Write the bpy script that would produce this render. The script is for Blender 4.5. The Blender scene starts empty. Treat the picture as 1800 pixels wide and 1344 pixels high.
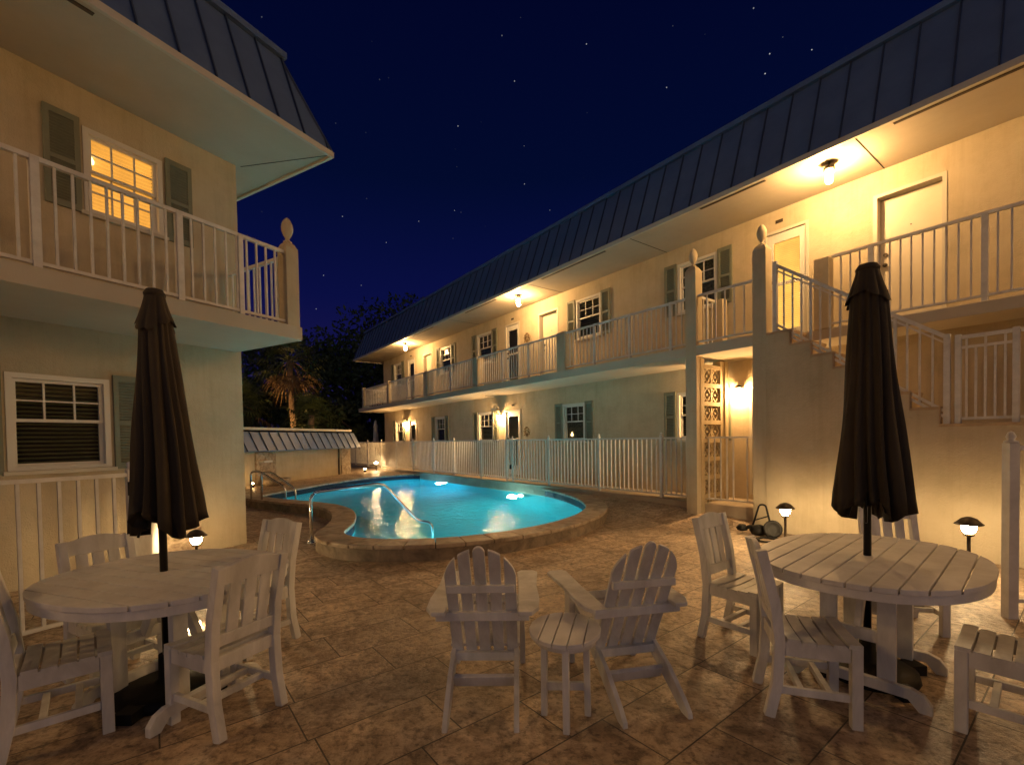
import bpy, math, random
from mathutils import Vector, Matrix
random.seed(7)
R_ = math.radians
scn = bpy.context.scene
COL = scn.collection
PI = math.pi

# ------------------------------------------------------------------ materials
def newmat(name):
    m = bpy.data.materials.new(name); m.use_nodes = True
    nt = m.node_tree; nt.nodes.clear()
    out = nt.nodes.new('ShaderNodeOutputMaterial')
    return m, nt, out
def nd(nt, typ, **kw):
    n = nt.nodes.new(typ)
    for k, v in kw.items():
        if k in n.inputs.keys(): n.inputs[k].default_value = v
        else: setattr(n, k, v)
    return n
def pbsdf(nt, out, **kw):
    b = nt.nodes.new('ShaderNodeBsdfPrincipled')
    for k, v in kw.items(): b.inputs[k].default_value = v
    nt.links.new(b.outputs[0], out.inputs['Surface'])
    return b
def ramp(nt, fac, stops):
    r = nt.nodes.new('ShaderNodeValToRGB')
    el = r.color_ramp.elements
    while len(el) > 1: el.remove(el[-1])
    el[0].position = stops[0][0]; el[0].color = (*stops[0][1], 1)
    for p, c in stops[1:]:
        e = el.new(p); e.color = (*c, 1)
    nt.links.new(fac, r.inputs[0]); return r
def mottled(name, c0, c1, scale=6, rough=.6, bump=.15, bscale=60, metallic=0, detail=6, spec=.5, dist=0.0, stretch=None):
    """two-tone noise colour with a fine bump"""
    m, nt, out = newmat(name)
    b = pbsdf(nt, out, Roughness=rough, Metallic=metallic)
    b.inputs['Specular IOR Level'].default_value = spec
    tc = nt.nodes.new('ShaderNodeTexCoord')
    src = tc.outputs['Object']
    if stretch:
        mp = nd(nt, 'ShaderNodeMapping'); mp.inputs['Scale'].default_value = stretch
        nt.links.new(src, mp.inputs[0]); src = mp.outputs[0]
    n = nd(nt, 'ShaderNodeTexNoise', Scale=scale, Detail=detail, Roughness=.6, Distortion=dist)
    nt.links.new(src, n.inputs['Vector'])
    r = ramp(nt, n.outputs['Fac'], [(.3, c0), (.7, c1)])
    nt.links.new(r.outputs[0], b.inputs['Base Color'])
    n2 = nd(nt, 'ShaderNodeTexNoise', Scale=bscale, Detail=4)
    nt.links.new(src, n2.inputs['Vector'])
    bp = nd(nt, 'ShaderNodeBump', Strength=bump, Distance=.01)
    nt.links.new(n2.outputs['Fac'], bp.inputs['Height']); nt.links.new(bp.outputs[0], b.inputs['Normal'])
    return m
def plain(name, col, rough=.5, metallic=0, spec=.5):
    m, nt, out = newmat(name); b = pbsdf(nt, out, Roughness=rough, Metallic=metallic)
    b.inputs['Base Color'].default_value = (*col, 1); b.inputs['Specular IOR Level'].default_value = spec
    return m
def emit(name, col, s):
    m, nt, out = newmat(name)
    e = nd(nt, 'ShaderNodeEmission'); e.inputs[0].default_value = (*col, 1); e.inputs[1].default_value = s
    nt.links.new(e.outputs[0], out.inputs['Surface']); return m

WARM = (1.0, .57, .22)
M = {}
def stucco_mat():
    m, nt, out = newmat('stucco'); b = pbsdf(nt, out, Roughness=.85); b.inputs['Specular IOR Level'].default_value = .2
    tc = nt.nodes.new('ShaderNodeTexCoord'); src = tc.outputs['Object']
    n = nd(nt, 'ShaderNodeTexNoise', Scale=1.7, Detail=8, Roughness=.65); nt.links.new(src, n.inputs['Vector'])
    r = ramp(nt, n.outputs['Fac'], [(.3, (.44, .37, .25)), (.5, (.52, .44, .305)), (.7, (.57, .49, .35))])
    mp = nd(nt, 'ShaderNodeMapping'); mp.inputs['Scale'].default_value = (5, 5, .35); nt.links.new(src, mp.inputs[0])
    d = nd(nt, 'ShaderNodeTexNoise', Scale=1.6, Detail=5, Roughness=.7); nt.links.new(mp.outputs[0], d.inputs['Vector'])
    rd = ramp(nt, d.outputs['Fac'], [(.33, (.90, .885, .865)), (.52, (1, 1, 1))])
    mx = nd(nt, 'ShaderNodeMix', data_type='RGBA', blend_type='MULTIPLY'); mx.inputs[0].default_value = .8
    nt.links.new(r.outputs[0], mx.inputs[6]); nt.links.new(rd.outputs[0], mx.inputs[7]); nt.links.new(mx.outputs[2], b.inputs['Base Color'])
    a = nd(nt, 'ShaderNodeTexNoise', Scale=75, Detail=3); nt.links.new(src, a.inputs['Vector'])
    t = nd(nt, 'ShaderNodeTexNoise', Scale=9, Detail=4, Distortion=1.0); nt.links.new(src, t.inputs['Vector'])
    h = nd(nt, 'ShaderNodeMath', operation='MULTIPLY_ADD'); nt.links.new(t.outputs['Fac'], h.inputs[0]); h.inputs[1].default_value = 1.4; nt.links.new(a.outputs['Fac'], h.inputs[2])
    bp = nd(nt, 'ShaderNodeBump', Strength=.45, Distance=.012); nt.links.new(h.outputs[0], bp.inputs['Height']); nt.links.new(bp.outputs[0], b.inputs['Normal'])
    return m
M['stucco'] = stucco_mat()
M['soffit'] = mottled('soffit', (.48, .42, .32), (.55, .485, .375), 1.6, .9, .25, 70, spec=.2)
M['roof'] = mottled('roof_metal', (.095, .15, .28), (.125, .19, .34), 3, .42, .05, 20, 0)
M['seam'] = plain('roof_seam', (.05, .07, .12), .45)
M['trim'] = plain('white_trim', (.56, .52, .43), .55)
M['rail'] = mottled('white_rail', (.56, .535, .48), (.74, .71, .65), 7, .45, .03, 60)
M['shutter'] = mottled('shutter_paint', (.155, .165, .12), (.20, .21, .155), 5, .6, .05, 50)
M['frame'] = plain('window_frame_vinyl', (.70, .67, .60), .4)
M['door'] = mottled('door_paint', (.62, .55, .42), (.68, .61, .48), 3, .5, .03, 40)
M['chairw'] = mottled('weathered_white_lumber', (.52, .51, .47), (.82, .805, .765), 7, .55, .12, 90, detail=8, dist=.6, stretch=(1, 1, .35))
M['tablew'] = mottled('weathered_table_lumber', (.62, .605, .57), (.84, .825, .79), 5, .5, .1, 80, detail=8, dist=.4)
M['black'] = mottled('black_plastic', (.005, .005, .005), (.013, .012, .011), 8, .6, .08, 60, spec=.2)
M['blackm'] = plain('black_metal', (.012, .011, .011), .35, .6)
M['bronze'] = mottled('aged_bronze', (.04, .03, .022), (.09, .07, .05), 14, .45, .1, 60, .5)
M['canvas'] = mottled('umbrella_canvas', (.030, .024, .017), (.070, .055, .039), 4, .8, .3, 220, spec=.25, stretch=(1, 1, .3))
M['whitecanvas'] = mottled('white_canvas', (.5, .5, .48), (.6, .6, .58), 6, .8, .1, 100)
M['steel'] = plain('pool_rail_steel', (.62, .62, .62), .18, 1)
M['stone'] = mottled('stone_veneer', (.16, .105, .065), (.60, .49, .35), 5, .8, 1.0, 12, detail=10, dist=1.8)
M['coping'] = mottled('travertine_coping', (.17, .125, .085), (.54, .43, .31), 3.2, .55, .5, 26, detail=12, dist=1.3)
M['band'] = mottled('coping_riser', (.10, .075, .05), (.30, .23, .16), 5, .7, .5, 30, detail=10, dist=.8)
M['breeze'] = mottled('breeze_block', (.42, .33, .19), (.54, .43, .26), 6, .85, .4, 60)
M['darkvoid'] = plain('dark_interior', (.008, .008, .008), .9)
M['blind'] = mottled('window_blind', (.36, .36, .19), (.50, .49, .29), 6, .7, .05, 60)
M['curtain'] = mottled('patterned_curtain', (.05, .055, .03), (.30, .28, .18), 22, .8, .05, 60)
M['brass'] = plain('brass', (.5, .36, .16), .3, 1)
M['trunk'] = mottled('palm_bark', (.15, .105, .065), (.32, .23, .15), 10, .9, .8, 30, stretch=(1, 1, 3))
M['bark'] = mottled('bark', (.05, .04, .03), (.11, .085, .06), 8, .9, .8, 30)
M['leaf'] = mottled('leaf', (.03, .045, .015), (.07, .10, .035), 1.5, .6, 0, 10)
M['palmleaf'] = mottled('palm_leaf', (.05, .075, .02), (.11, .14, .045), 2.5, .5, 0, 10)
M['deadleaf'] = mottled('dry_palm_leaf', (.12, .075, .03), (.22, .14, .06), 2.5, .8, 0, 10)
M['lawn'] = mottled('lawn', (.012, .02, .006), (.03, .045, .015), 1, .9, .6, 20)
M['walk'] = mottled('concrete_walk', (.34, .28, .20), (.46, .38, .28), 3, .7, .3, 40)
M['tread'] = mottled('stair_tread_stone', (.34, .24, .14), (.52, .39, .24), 5, .7, .4, 30)
M['tile'] = mottled('waterline_tile', (.010, .016, .028), (.02, .032, .05), 20, .6, .1, 40, spec=.15)
M['stepedge'] = plain('step_edge_tile', (.03, .16, .22), .5)
M['basin'] = mottled('pool_plaster', (.006, .40, .47), (.012, .48, .55), 2, .7, .1, 20)
M['poolstep'] = mottled('pool_step_plaster', (.03, .40, .48), (.05, .46, .54), 3, .7, .1, 20)

def paver_mat():
    m, nt, out = newmat('travertine_pavers')
    b = pbsdf(nt, out, Roughness=.5)
    tc = nt.nodes.new('ShaderNodeTexCoord')
    mp = nd(nt, 'ShaderNodeMapping'); mp.inputs['Rotation'].default_value = (0, 0, R_(-38))
    nt.links.new(tc.outputs['Object'], mp.inputs[0])
    w = nd(nt, 'ShaderNodeTexNoise', Scale=1.1, Detail=3)
    nt.links.new(tc.outputs['Object'], w.inputs['Vector'])
    br = nd(nt, 'ShaderNodeTexBrick', Scale=1.0)
    br.inputs['Brick Width'].default_value = .62; br.inputs['Row Height'].default_value = .41
    br.inputs['Mortar Size'].default_value = .0045; br.inputs['Mortar Smooth'].default_value = .3
    br.inputs['Bias'].default_value = -.1
    br.offset = .37; br.squash = 1.5; br.squash_frequency = 3; br.offset_frequency = 2
    br.inputs['Color1'].default_value = (.0, .0, .0, 1); br.inputs['Color2'].default_value = (1, 1, 1, 1); br.inputs['Mortar'].default_value = (.5, .5, .5, 1)
    nt.links.new(mp.outputs[0], br.inputs['Vector'])
    # per paver offset of the veins
    va = nd(nt, 'ShaderNodeVectorMath', operation='MULTIPLY_ADD')
    nt.links.new(br.outputs['Color'], va.inputs[0]); va.inputs[1].default_value = (7, 3, 5); nt.links.new(tc.outputs['Object'], va.inputs[2])
    n1 = nd(nt, 'ShaderNodeTexNoise', Scale=3.0, Detail=12, Roughness=.74, Distortion=1.4)
    nt.links.new(va.outputs[0], n1.inputs['Vector'])
    n2 = nd(nt, 'ShaderNodeTexNoise', Scale=.8, Detail=5, Roughness=.6)
    nt.links.new(tc.outputs['Object'], n2.inputs['Vector'])
    n3 = nd(nt, 'ShaderNodeTexNoise', Scale=26, Detail=6, Roughness=.7)
    nt.links.new(va.outputs[0], n3.inputs['Vector'])
    r1 = ramp(nt, n1.outputs['Fac'], [(.28, (.18, .140, .108)), (.42, (.44, .355, .265)), (.55, (.67, .56, .435)), (.72, (.85, .75, .62))])
    r2 = ramp(nt, n2.outputs['Fac'], [(.35, (.62, .58, .55)), (.65, (1.05, 1.0, .95))])
    r3 = ramp(nt, n3.outputs['Fac'], [(.38, (.30, .27, .25)), (.50, (1, 1, 1))])
    mx = nd(nt, 'ShaderNodeMix', data_type='RGBA', blend_type='MULTIPLY'); mx.inputs[0].default_value = 1
    nt.links.new(r1.outputs[0], mx.inputs[6]); nt.links.new(r2.outputs[0], mx.inputs[7])
    mx3 = nd(nt, 'ShaderNodeMix', data_type='RGBA', blend_type='MULTIPLY'); mx3.inputs[0].default_value = .75
    nt.links.new(mx.outputs[2], mx3.inputs[6]); nt.links.new(r3.outputs[0], mx3.inputs[7])
    n4 = nd(nt, 'ShaderNodeTexNoise', Scale=13, Detail=8, Roughness=.72, Distortion=.9); nt.links.new(va.outputs[0], n4.inputs['Vector'])
    r4 = ramp(nt, n4.outputs['Fac'], [(.34, (.50, .46, .43)), (.50, (1, .98, .95)), (.68, (1.25, 1.22, 1.15))])
    mx4 = nd(nt, 'ShaderNodeMix', data_type='RGBA', blend_type='MULTIPLY'); mx4.inputs[0].default_value = .9
    nt.links.new(mx3.outputs[2], mx4.inputs[6]); nt.links.new(r4.outputs[0], mx4.inputs[7])
    # per paver tone
    rt = ramp(nt, br.outputs['Color'], [(0, (.85, .82, .80)), (1, (1.1, 1.07, 1.02))])
    mt = nd(nt, 'ShaderNodeMix', data_type='RGBA', blend_type='MULTIPLY'); mt.inputs[0].default_value = 1
    nt.links.new(mx4.outputs[2], mt.inputs[6]); nt.links.new(rt.outputs[0], mt.inputs[7])
    mx2 = nd(nt, 'ShaderNodeMix', data_type='RGBA', blend_type='MIX')
    nt.links.new(br.outputs['Fac'], mx2.inputs[0]); nt.links.new(mt.outputs[2], mx2.inputs[6]); mx2.inputs[7].default_value = (.06, .045, .03, 1)
    nt.links.new(mx2.outputs[2], b.inputs['Base Color'])
    rr = ramp(nt, n1.outputs['Fac'], [(.3, (.62,)*3), (.7, (.38,)*3)])
    nt.links.new(rr.outputs[0], b.inputs['Roughness'])
    ad = nd(nt, 'ShaderNodeMath', operation='MULTIPLY_ADD'); nt.links.new(br.outputs['Fac'], ad.inputs[0]); ad.inputs[1].default_value = -.9
    nt.links.new(n3.outputs['Fac'], ad.inputs[2])
    bp = nd(nt, 'ShaderNodeBump', Strength=.75, Distance=.015)
    nt.links.new(ad.outputs[0], bp.inputs['Height']); nt.links.new(bp.outputs[0], b.inputs['Normal'])
    return m
M['paver'] = paver_mat()

def water_mat():
    m, nt, out = newmat('pool_water')
    b = pbsdf(nt, out, Roughness=.02, IOR=1.09)
    b.inputs['Base Color'].default_value = (.42, .95, 1, 1); b.inputs['Transmission Weight'].default_value = 1
    tc = nt.nodes.new('ShaderNodeTexCoord')
    n = nd(nt, 'ShaderNodeTexNoise', Scale=3.0, Detail=3, Distortion=.6); nt.links.new(tc.outputs['Object'], n.inputs['Vector'])
    n2 = nd(nt, 'ShaderNodeTexNoise', Scale=15, Detail=3); nt.links.new(tc.outputs['Object'], n2.inputs['Vector'])
    a = nd(nt, 'ShaderNodeMath', operation='MULTIPLY_ADD'); nt.links.new(n2.outputs['Fac'], a.inputs[0]); a.inputs[1].default_value = .55; nt.links.new(n.outputs['Fac'], a.inputs[2])
    bp = nd(nt, 'ShaderNodeBump', Strength=.42, Distance=.05); nt.links.new(a.outputs[0], bp.inputs['Height']); nt.links.new(bp.outputs[0], b.inputs['Normal'])
    return m
M['water'] = water_mat()

def glass_mat():
    m, nt, out = newmat('window_glass')
    t = nd(nt, 'ShaderNodeBsdfTransparent'); t.inputs[0].default_value = (.82, .85, .82, 1)
    g = nd(nt, 'ShaderNodeBsdfGlossy'); g.inputs['Roughness'].default_value = .03
    f = nd(nt, 'ShaderNodeFresnel'); f.inputs[0].default_value = 1.5
    mx = nd(nt, 'ShaderNodeMixShader')
    nt.links.new(f.outputs[0], mx.inputs[0]); nt.links.new(t.outputs[0], mx.inputs[1]); nt.links.new(g.outputs[0], mx.inputs[2])
    nt.links.new(mx.outputs[0], out.inputs['Surface']); return m
M['glass'] = glass_mat()
def lit_blind(name, c, s):
    """translucent blind lit from the room behind: soft uneven glow"""
    m, nt, out = newmat(name)
    tc = nt.nodes.new('ShaderNodeTexCoord')
    n = nd(nt, 'ShaderNodeTexNoise', Scale=3, Detail=2); nt.links.new(tc.outputs['Object'], n.inputs['Vector'])
    r = ramp(nt, n.outputs['Fac'], [(.35, tuple(x*.75 for x in c)), (.65, c)])
    e = nd(nt, 'ShaderNodeEmission'); e.inputs[1].default_value = s; nt.links.new(r.outputs[0], e.inputs[0])
    d = nd(nt, 'ShaderNodeBsdfDiffuse'); d.inputs[0].default_value = (.5, .42, .28, 1)
    a = nd(nt, 'ShaderNodeAddShader'); nt.links.new(e.outputs[0], a.inputs[0]); nt.links.new(d.outputs[0], a.inputs[1])
    nt.links.new(a.outputs[0], out.inputs['Surface']); return m
M['litblind'] = lit_blind('lit_blind', (1, .44, .07), 1.0)
M['litdoor'] = lit_blind('lit_door_blind', (1, .56, .12), 1.3)
M['bulb'] = emit('ceiling_bulb', WARM, 880)
M['wallbulb'] = emit('wall_lamp_bulb', WARM, 1200)
M['uplightbulb'] = emit('uplight_bulb', (1, .58, .22), 80)
M['palmbulb'] = emit('palm_uplight_bulb', (1, .50, .16), 9000)
M['pathbulb'] = emit('path_bulb', (1, .68, .33), 360)
M['smallbulb'] = emit('small_bulb', (1, .7, .35), 60)
M['poolbulb'] = emit('pool_bulb', (.8, .95, 1), 40)
M['glowspot'] = emit('glow_spot_emission', (1, .68, .3), 6)

# ------------------------------------------------------------------ mesh builder
class MB:
    def __init__(s): s.v = []; s.f = []; s.sm = []
    def add(s, vs, fs, mat=None, smooth=False):
        o = len(s.v)
        for p in vs:
            p = Vector(p)
            s.v.append(mat @ p if mat is not None else p)
        for f in fs: s.f.append([i+o for i in f]); s.sm.append(smooth)
        return s
    def box(s, x0, x1, y0, y1, z0, z1, mat=None):
        v = [(x0,y0,z0),(x1,y0,z0),(x1,y1,z0),(x0,y1,z0),(x0,y0,z1),(x1,y0,z1),(x1,y1,z1),(x0,y1,z1)]
        return s.add(v, [(0,3,2,1),(4,5,6,7),(0,1,5,4),(1,2,6,5),(2,3,7,6),(3,0,4,7)], mat)
    def bar(s, p, q, w, h, up=(0,0,1)):
        """rectangular bar from p to q, w across, h along 'up'"""
        p, q = Vector(p), Vector(q); d = (q-p).normalized(); u = Vector(up)
        if abs(d.dot(u)) > .98: u = Vector((0,1,0))
        r = d.cross(u).normalized(); u = r.cross(d).normalized()
        v = []
        for c in (p, q):
            for a, b in ((-1,-1),(1,-1),(1,1),(-1,1)): v.append(c + r*(a*w/2) + u*(b*h/2))
        return s.add(v, [(0,1,2,3),(7,6,5,4),(0,4,5,1),(1,5,6,2),(2,6,7,3),(3,7,4,0)])
    def strip(s, pts, w, h, up=(0,0,1)):
        """bar bent along points (flat plane), constant section, side axis fixed"""
        P = [Vector(p) for p in pts]; rings = []
        for i, c in enumerate(P):
            d = (P[min(i+1,len(P)-1)] - P[max(i-1,0)]).normalized(); u = Vector(up)
            r = d.cross(u).normalized(); u2 = r.cross(d).normalized()
            rings.append([c + r*(a*w/2) + u2*(b*h/2) for a, b in ((-1,-1),(1,-1),(1,1),(-1,1))])
        v = [x for r in rings for x in r]; f = [(0,1,2,3)]; n = len(P)
        for i in range(n-1):
            for k in range(4): f.append((i*4+k, (i+1)*4+k, (i+1)*4+(k+1)%4, i*4+(k+1)%4))
        b = (n-1)*4; f.append((b+3,b+2,b+1,b))
        return s.add(v, f)
    def tube(s, pts, r, n=8, cap=True):
        P = [Vector(p) for p in pts]; rr = r if isinstance(r, (list, tuple)) else [r]*len(P)
        ref = Vector((.31, .17, .93)).normalized(); v = []
        for i, c in enumerate(P):
            d = (P[min(i+1,len(P)-1)] - P[max(i-1,0)]).normalized()
            a = d.cross(ref if abs(d.dot(ref)) < .97 else Vector((1,0,0))).normalized(); b = d.cross(a)
            for k in range(n):
                t = 2*PI*k/n; v.append(c + (a*math.cos(t) + b*math.sin(t))*rr[i])
        f = []
        for i in range(len(P)-1):
            for k in range(n): f.append((i*n+k, i*n+(k+1)%n, (i+1)*n+(k+1)%n, (i+1)*n+k))
        s.add(v, f, None, True)
        if cap:
            o = len(s.v) - len(v)
            s.f.append([o+k for k in range(n)][::-1]); s.sm.append(False)
            b = o+(len(P)-1)*n; s.f.append([b+k for k in range(n)]); s.sm.append(False)
        return s
    def lathe(s, prof, n=12, c=(0,0,0), smooth=True, mat=None):
        v = []; f = []; c = Vector(c)
        for r, z in prof:
            for k in range(n):
                t = 2*PI*k/n; v.append(c + Vector((r*math.cos(t), r*math.sin(t), z)))
        m = len(prof)
        for i in range(m-1):
            for k in range(n): f.append((i*n+k, i*n+(k+1)%n, (i+1)*n+(k+1)%n, (i+1)*n+k))
        s.add(v, f, mat, smooth)
        o = len(s.v)-len(v)
        s.f.append([o+k for k in range(n)][::-1]); s.sm.append(False)
        s.f.append([o+(m-1)*n+k for k in range(n)]); s.sm.append(False)
        return s
    def prism(s, poly, a0, a1, axis='z', mat=None):
        """extrude a polygon: axis z -> (x,y); axis y -> (x,z); axis x -> (y,z)"""
        def P(p, a): return {'z': (p[0],p[1],a), 'y': (p[0],a,p[1]), 'x': (a,p[0],p[1])}[axis]
        n = len(poly)
        v = [P(p, a0) for p in poly] + [P(p, a1) for p in poly]
        f = [list(range(n))[::-1], list(range(n, 2*n))]
        for k in range(n): f.append([k, (k+1)%n, n+(k+1)%n, n+k])
        return s.add(v, f, mat)
    def quad(s, a, b, c, d): return s.add([a,b,c,d], [(0,1,2,3)])
    def mesh(s, name):
        me = bpy.data.meshes.new(name); me.from_pydata([tuple(p) for p in s.v], [], s.f)
        me.polygons.foreach_set('use_smooth', s.sm); me.update()
        import bmesh
        bm = bmesh.new(); bm.from_mesh(me); bmesh.ops.recalc_face_normals(bm, faces=bm.faces); bm.to_mesh(me); bm.free()
        return me
    def build(s, name, mat, parent=None, loc=(0,0,0), rotz=0, bevel=0, recalc=True):
        if recalc: me = s.mesh(name)
        else:
            me = bpy.data.meshes.new(name); me.from_pydata([tuple(p) for p in s.v], [], s.f)
            me.polygons.foreach_set('use_smooth', s.sm); me.update()
        me.materials.append(mat)
        return put(name, me, parent, loc, rotz, bevel)
def put(name, me, parent=None, loc=(0,0,0), rotz=0, bevel=0):
    o = bpy.data.objects.new(name, me); COL.objects.link(o)
    o.location = loc; o.rotation_euler = (0,0,rotz)
    if parent: o.parent = parent
    if bevel:
        b = o.modifiers.new('edge', 'BEVEL'); b.width = bevel; b.segments = 2; b.limit_method = 'ANGLE'; b.angle_limit = R_(40)
    return o
def tag(o, label=None, cat=None, group=None, kind=None):
    for k, v in (('label', label), ('category', cat), ('group', group), ('kind', kind)):
        if v: o[k] = v
    return o
def thing(name, label, cat, loc=(0,0,0), rotz=0, group=None):
    o = bpy.data.objects.new(name, None); COL.objects.link(o); o.empty_display_size = .1
    o.location = loc; o.rotation_euler = (0,0,rotz)
    return tag(o, label, cat, group)
def dup(root, loc, rotz, label, cat=None):
    r = root.copy(); COL.objects.link(r); r.location = loc; r.rotation_euler = (0,0,rotz); r['label'] = label
    for ch in list(root.children):
        c = ch.copy(); COL.objects.link(c); c.parent = r
        for g in list(ch.children):
            d = g.copy(); COL.objects.link(d); d.parent = c
    return r

# ------------------------------------------------------------------ frames
TR, TL = .6387, .5054
dR = Vector((-math.sin(TR), math.cos(TR), 0)); nR = Vector((math.cos(TR), math.sin(TR), 0))
dL = Vector((math.sin(TL), math.cos(TL), 0)); nL = Vector((-math.cos(TL), math.sin(TL), 0))
ROT_R = math.atan2(-dR.y, -dR.x)      # local x = -u (right as seen), local y = n (into the wall)
ROT_L = math.atan2(dL.y, dL.x)        # local x = u
def PR(u, n, z=0): return dR*u + nR*n + Vector((0,0,z))
def PL(u, n, z=0): return dL*u + nL*n + Vector((0,0,z))
def sstep(t): t = max(0, min(1, t)); return t*t*(3-2*t)
def gz(x, y): return .195*sstep((y + .375*x - 8.3)/2.2)

# ------------------------------------------------------------------ camera
cam = bpy.data.cameras.new('camera'); co = bpy.data.objects.new('camera', cam); COL.objects.link(co)
F_, CY, PITCH, ROLL = 815.5, 789.4, -.0227, -.0168
cp, sp, cr, sr = math.cos(PITCH), math.sin(PITCH), math.cos(ROLL), math.sin(ROLL)
fw = Vector((0, cp, sp)); r0 = Vector((1,0,0)); u0 = Vector((0,-sp,cp))
rx = r0*cr + u0*sr; ux = r0*-sr + u0*cr
mw = Matrix((rx, ux, -fw)).transposed().to_4x4(); mw.translation = Vector((0,0,1.5)); co.matrix_world = mw
cam.sensor_width = 36; cam.lens = F_/1800*36; cam.shift_y = (CY-672)/1800
cam.clip_end = 2000; cam.clip_start = .05
scn.camera = co

# ------------------------------------------------------------------ world: clear night sky with stars, added fill glow behind the camera
w = bpy.data.worlds.new('World'); scn.world = w; w.use_nodes = True
nt = w.node_tree; nt.nodes.clear()
out = nt.nodes.new('ShaderNodeOutputWorld'); bg = nt.nodes.new('ShaderNodeBackground')
tc = nt.nodes.new('ShaderNodeTexCoord'); sx = nt.nodes.new('ShaderNodeSeparateXYZ')
nt.links.new(tc.outputs['Generated'], sx.inputs[0])
rp = ramp(nt, sx.outputs['Z'], [(0, (.010, .008, .045)), (.12, (.0095, .0078, .066)), (.28, (.0030, .0046, .054)), (.48, (.0007, .0032, .026)), (.75, (.0006, .0016, .019)), (1, (.0004, .0010, .012))])
vo = nt.nodes.new('ShaderNodeTexVoronoi'); vo.inputs['Scale'].default_value = 60
nt.links.new(tc.outputs['Generated'], vo.inputs['Vector'])
lt = nd(nt, 'ShaderNodeMath', operation='LESS_THAN'); nt.links.new(vo.outputs['Distance'], lt.inputs[0]); lt.inputs[1].default_value = .055
sc_ = nt.nodes.new('ShaderNodeSeparateColor'); nt.links.new(vo.outputs['Color'], sc_.inputs[0])
pw = nd(nt, 'ShaderNodeMath', operation='POWER'); nt.links.new(sc_.outputs[0], pw.inputs[0]); pw.inputs[1].default_value = 4
gt = nd(nt, 'ShaderNodeMath', operation='GREATER_THAN'); nt.links.new(sc_.outputs[1], gt.inputs[0]); gt.inputs[1].default_value = .5
mu = nd(nt, 'ShaderNodeMath', operation='MULTIPLY'); nt.links.new(lt.outputs[0], mu.inputs[0]); nt.links.new(pw.outputs[0], mu.inputs[1])
mu1 = nd(nt, 'ShaderNodeMath', operation='MULTIPLY'); nt.links.new(mu.outputs[0], mu1.inputs[0]); nt.links.new(gt.outputs[0], mu1.inputs[1])
mu2 = nd(nt, 'ShaderNodeMath', operation='MULTIPLY'); nt.links.new(mu1.outputs[0], mu2.inputs[0]); mu2.inputs[1].default_value = .5
ad = nd(nt, 'ShaderNodeMix', data_type='RGBA', blend_type='ADD'); ad.inputs[0].default_value = 1
nt.links.new(rp.outputs[0], ad.inputs[6]); nt.links.new(mu2.outputs[0], ad.inputs[7])
mr = nd(nt, 'ShaderNodeMapRange', interpolation_type='SMOOTHSTEP'); nt.links.new(sx.outputs['Y'], mr.inputs[0])  # unseen low glow opposite the view, added as soft fill on chair backs
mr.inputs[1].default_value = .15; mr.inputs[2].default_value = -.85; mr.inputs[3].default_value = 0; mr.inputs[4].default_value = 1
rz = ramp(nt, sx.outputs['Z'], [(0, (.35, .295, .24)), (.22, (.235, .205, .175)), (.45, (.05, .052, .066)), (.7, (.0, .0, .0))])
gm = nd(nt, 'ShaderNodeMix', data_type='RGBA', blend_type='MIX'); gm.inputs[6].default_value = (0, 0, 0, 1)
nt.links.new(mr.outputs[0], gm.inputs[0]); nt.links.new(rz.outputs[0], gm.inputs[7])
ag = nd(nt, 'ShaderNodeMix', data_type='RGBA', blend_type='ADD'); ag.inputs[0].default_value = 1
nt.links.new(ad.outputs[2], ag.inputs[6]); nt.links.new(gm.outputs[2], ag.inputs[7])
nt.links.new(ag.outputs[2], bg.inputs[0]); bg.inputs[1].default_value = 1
nt.links.new(bg.outputs[0], out.inputs[0])

# ------------------------------------------------------------------ shared building parts
def wall_with_openings(mb, x0, x1, z0, z1, y, ops, depth=.1):
    xs = sorted(set([x0, x1] + [o[0] for o in ops] + [o[1] for o in ops])); zs = sorted(set([z0, z1] + [o[2] for o in ops] + [o[3] for o in ops]))
    for i in range(len(xs)-1):
        for j in range(len(zs)-1):
            cx, cz = (xs[i]+xs[i+1])/2, (zs[j]+zs[j+1])/2
            if any(o[0] < cx < o[1] and o[2] < cz < o[3] for o in ops): continue
            mb.quad((xs[i],y,zs[j]), (xs[i+1],y,zs[j]), (xs[i+1],y,zs[j+1]), (xs[i],y,zs[j+1]))
    for a, b, c, d in ops:
        Y = y+depth
        mb.quad((a,y,c),(a,Y,c),(a,Y,d),(a,y,d)); mb.quad((b,y,c),(b,y,d),(b,Y,d),(b,Y,c))
        mb.quad((a,y,d),(a,Y,d),(b,Y,d),(b,y,d)); mb.quad((a,y,c),(b,y,c),(b,Y,c),(a,Y,c))
_shut = {}
def shutter(parent, x, y, z0, z1, wd):
    k = (round(wd,3), round(z1-z0,3))
    if k not in _shut:
        h = z1-z0; b = MB(); e = .05
        b.box(0,e,-.035,-.003,0,h); b.box(wd-e,wd,-.035,-.003,0,h)
        b.box(e,wd-e,-.033,-.003,0,e*1.4); b.box(e,wd-e,-.033,-.003,h-e*1.4,h); b.box(e,wd-e,-.033,-.003,h*.47,h*.47+e)
        b.box(e,wd-e,-.008,-.004,e,h-e)
        for lo, hi in ((e*1.4, h*.47), (h*.47+e, h-e*1.4)):
            n = max(4, int((hi-lo)/.032))
            for i in range(n):
                zz = lo + (i+.5)*(hi-lo)/n; b.bar((e,-.018,zz),(wd-e,-.018,zz), .026, .006, (0,.75,.66))
        me = b.mesh('shutter'); me.materials.append(M['shutter']); _shut[k] = me
    return put('shutter', _shut[k], parent, (x, y, z0))
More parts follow.
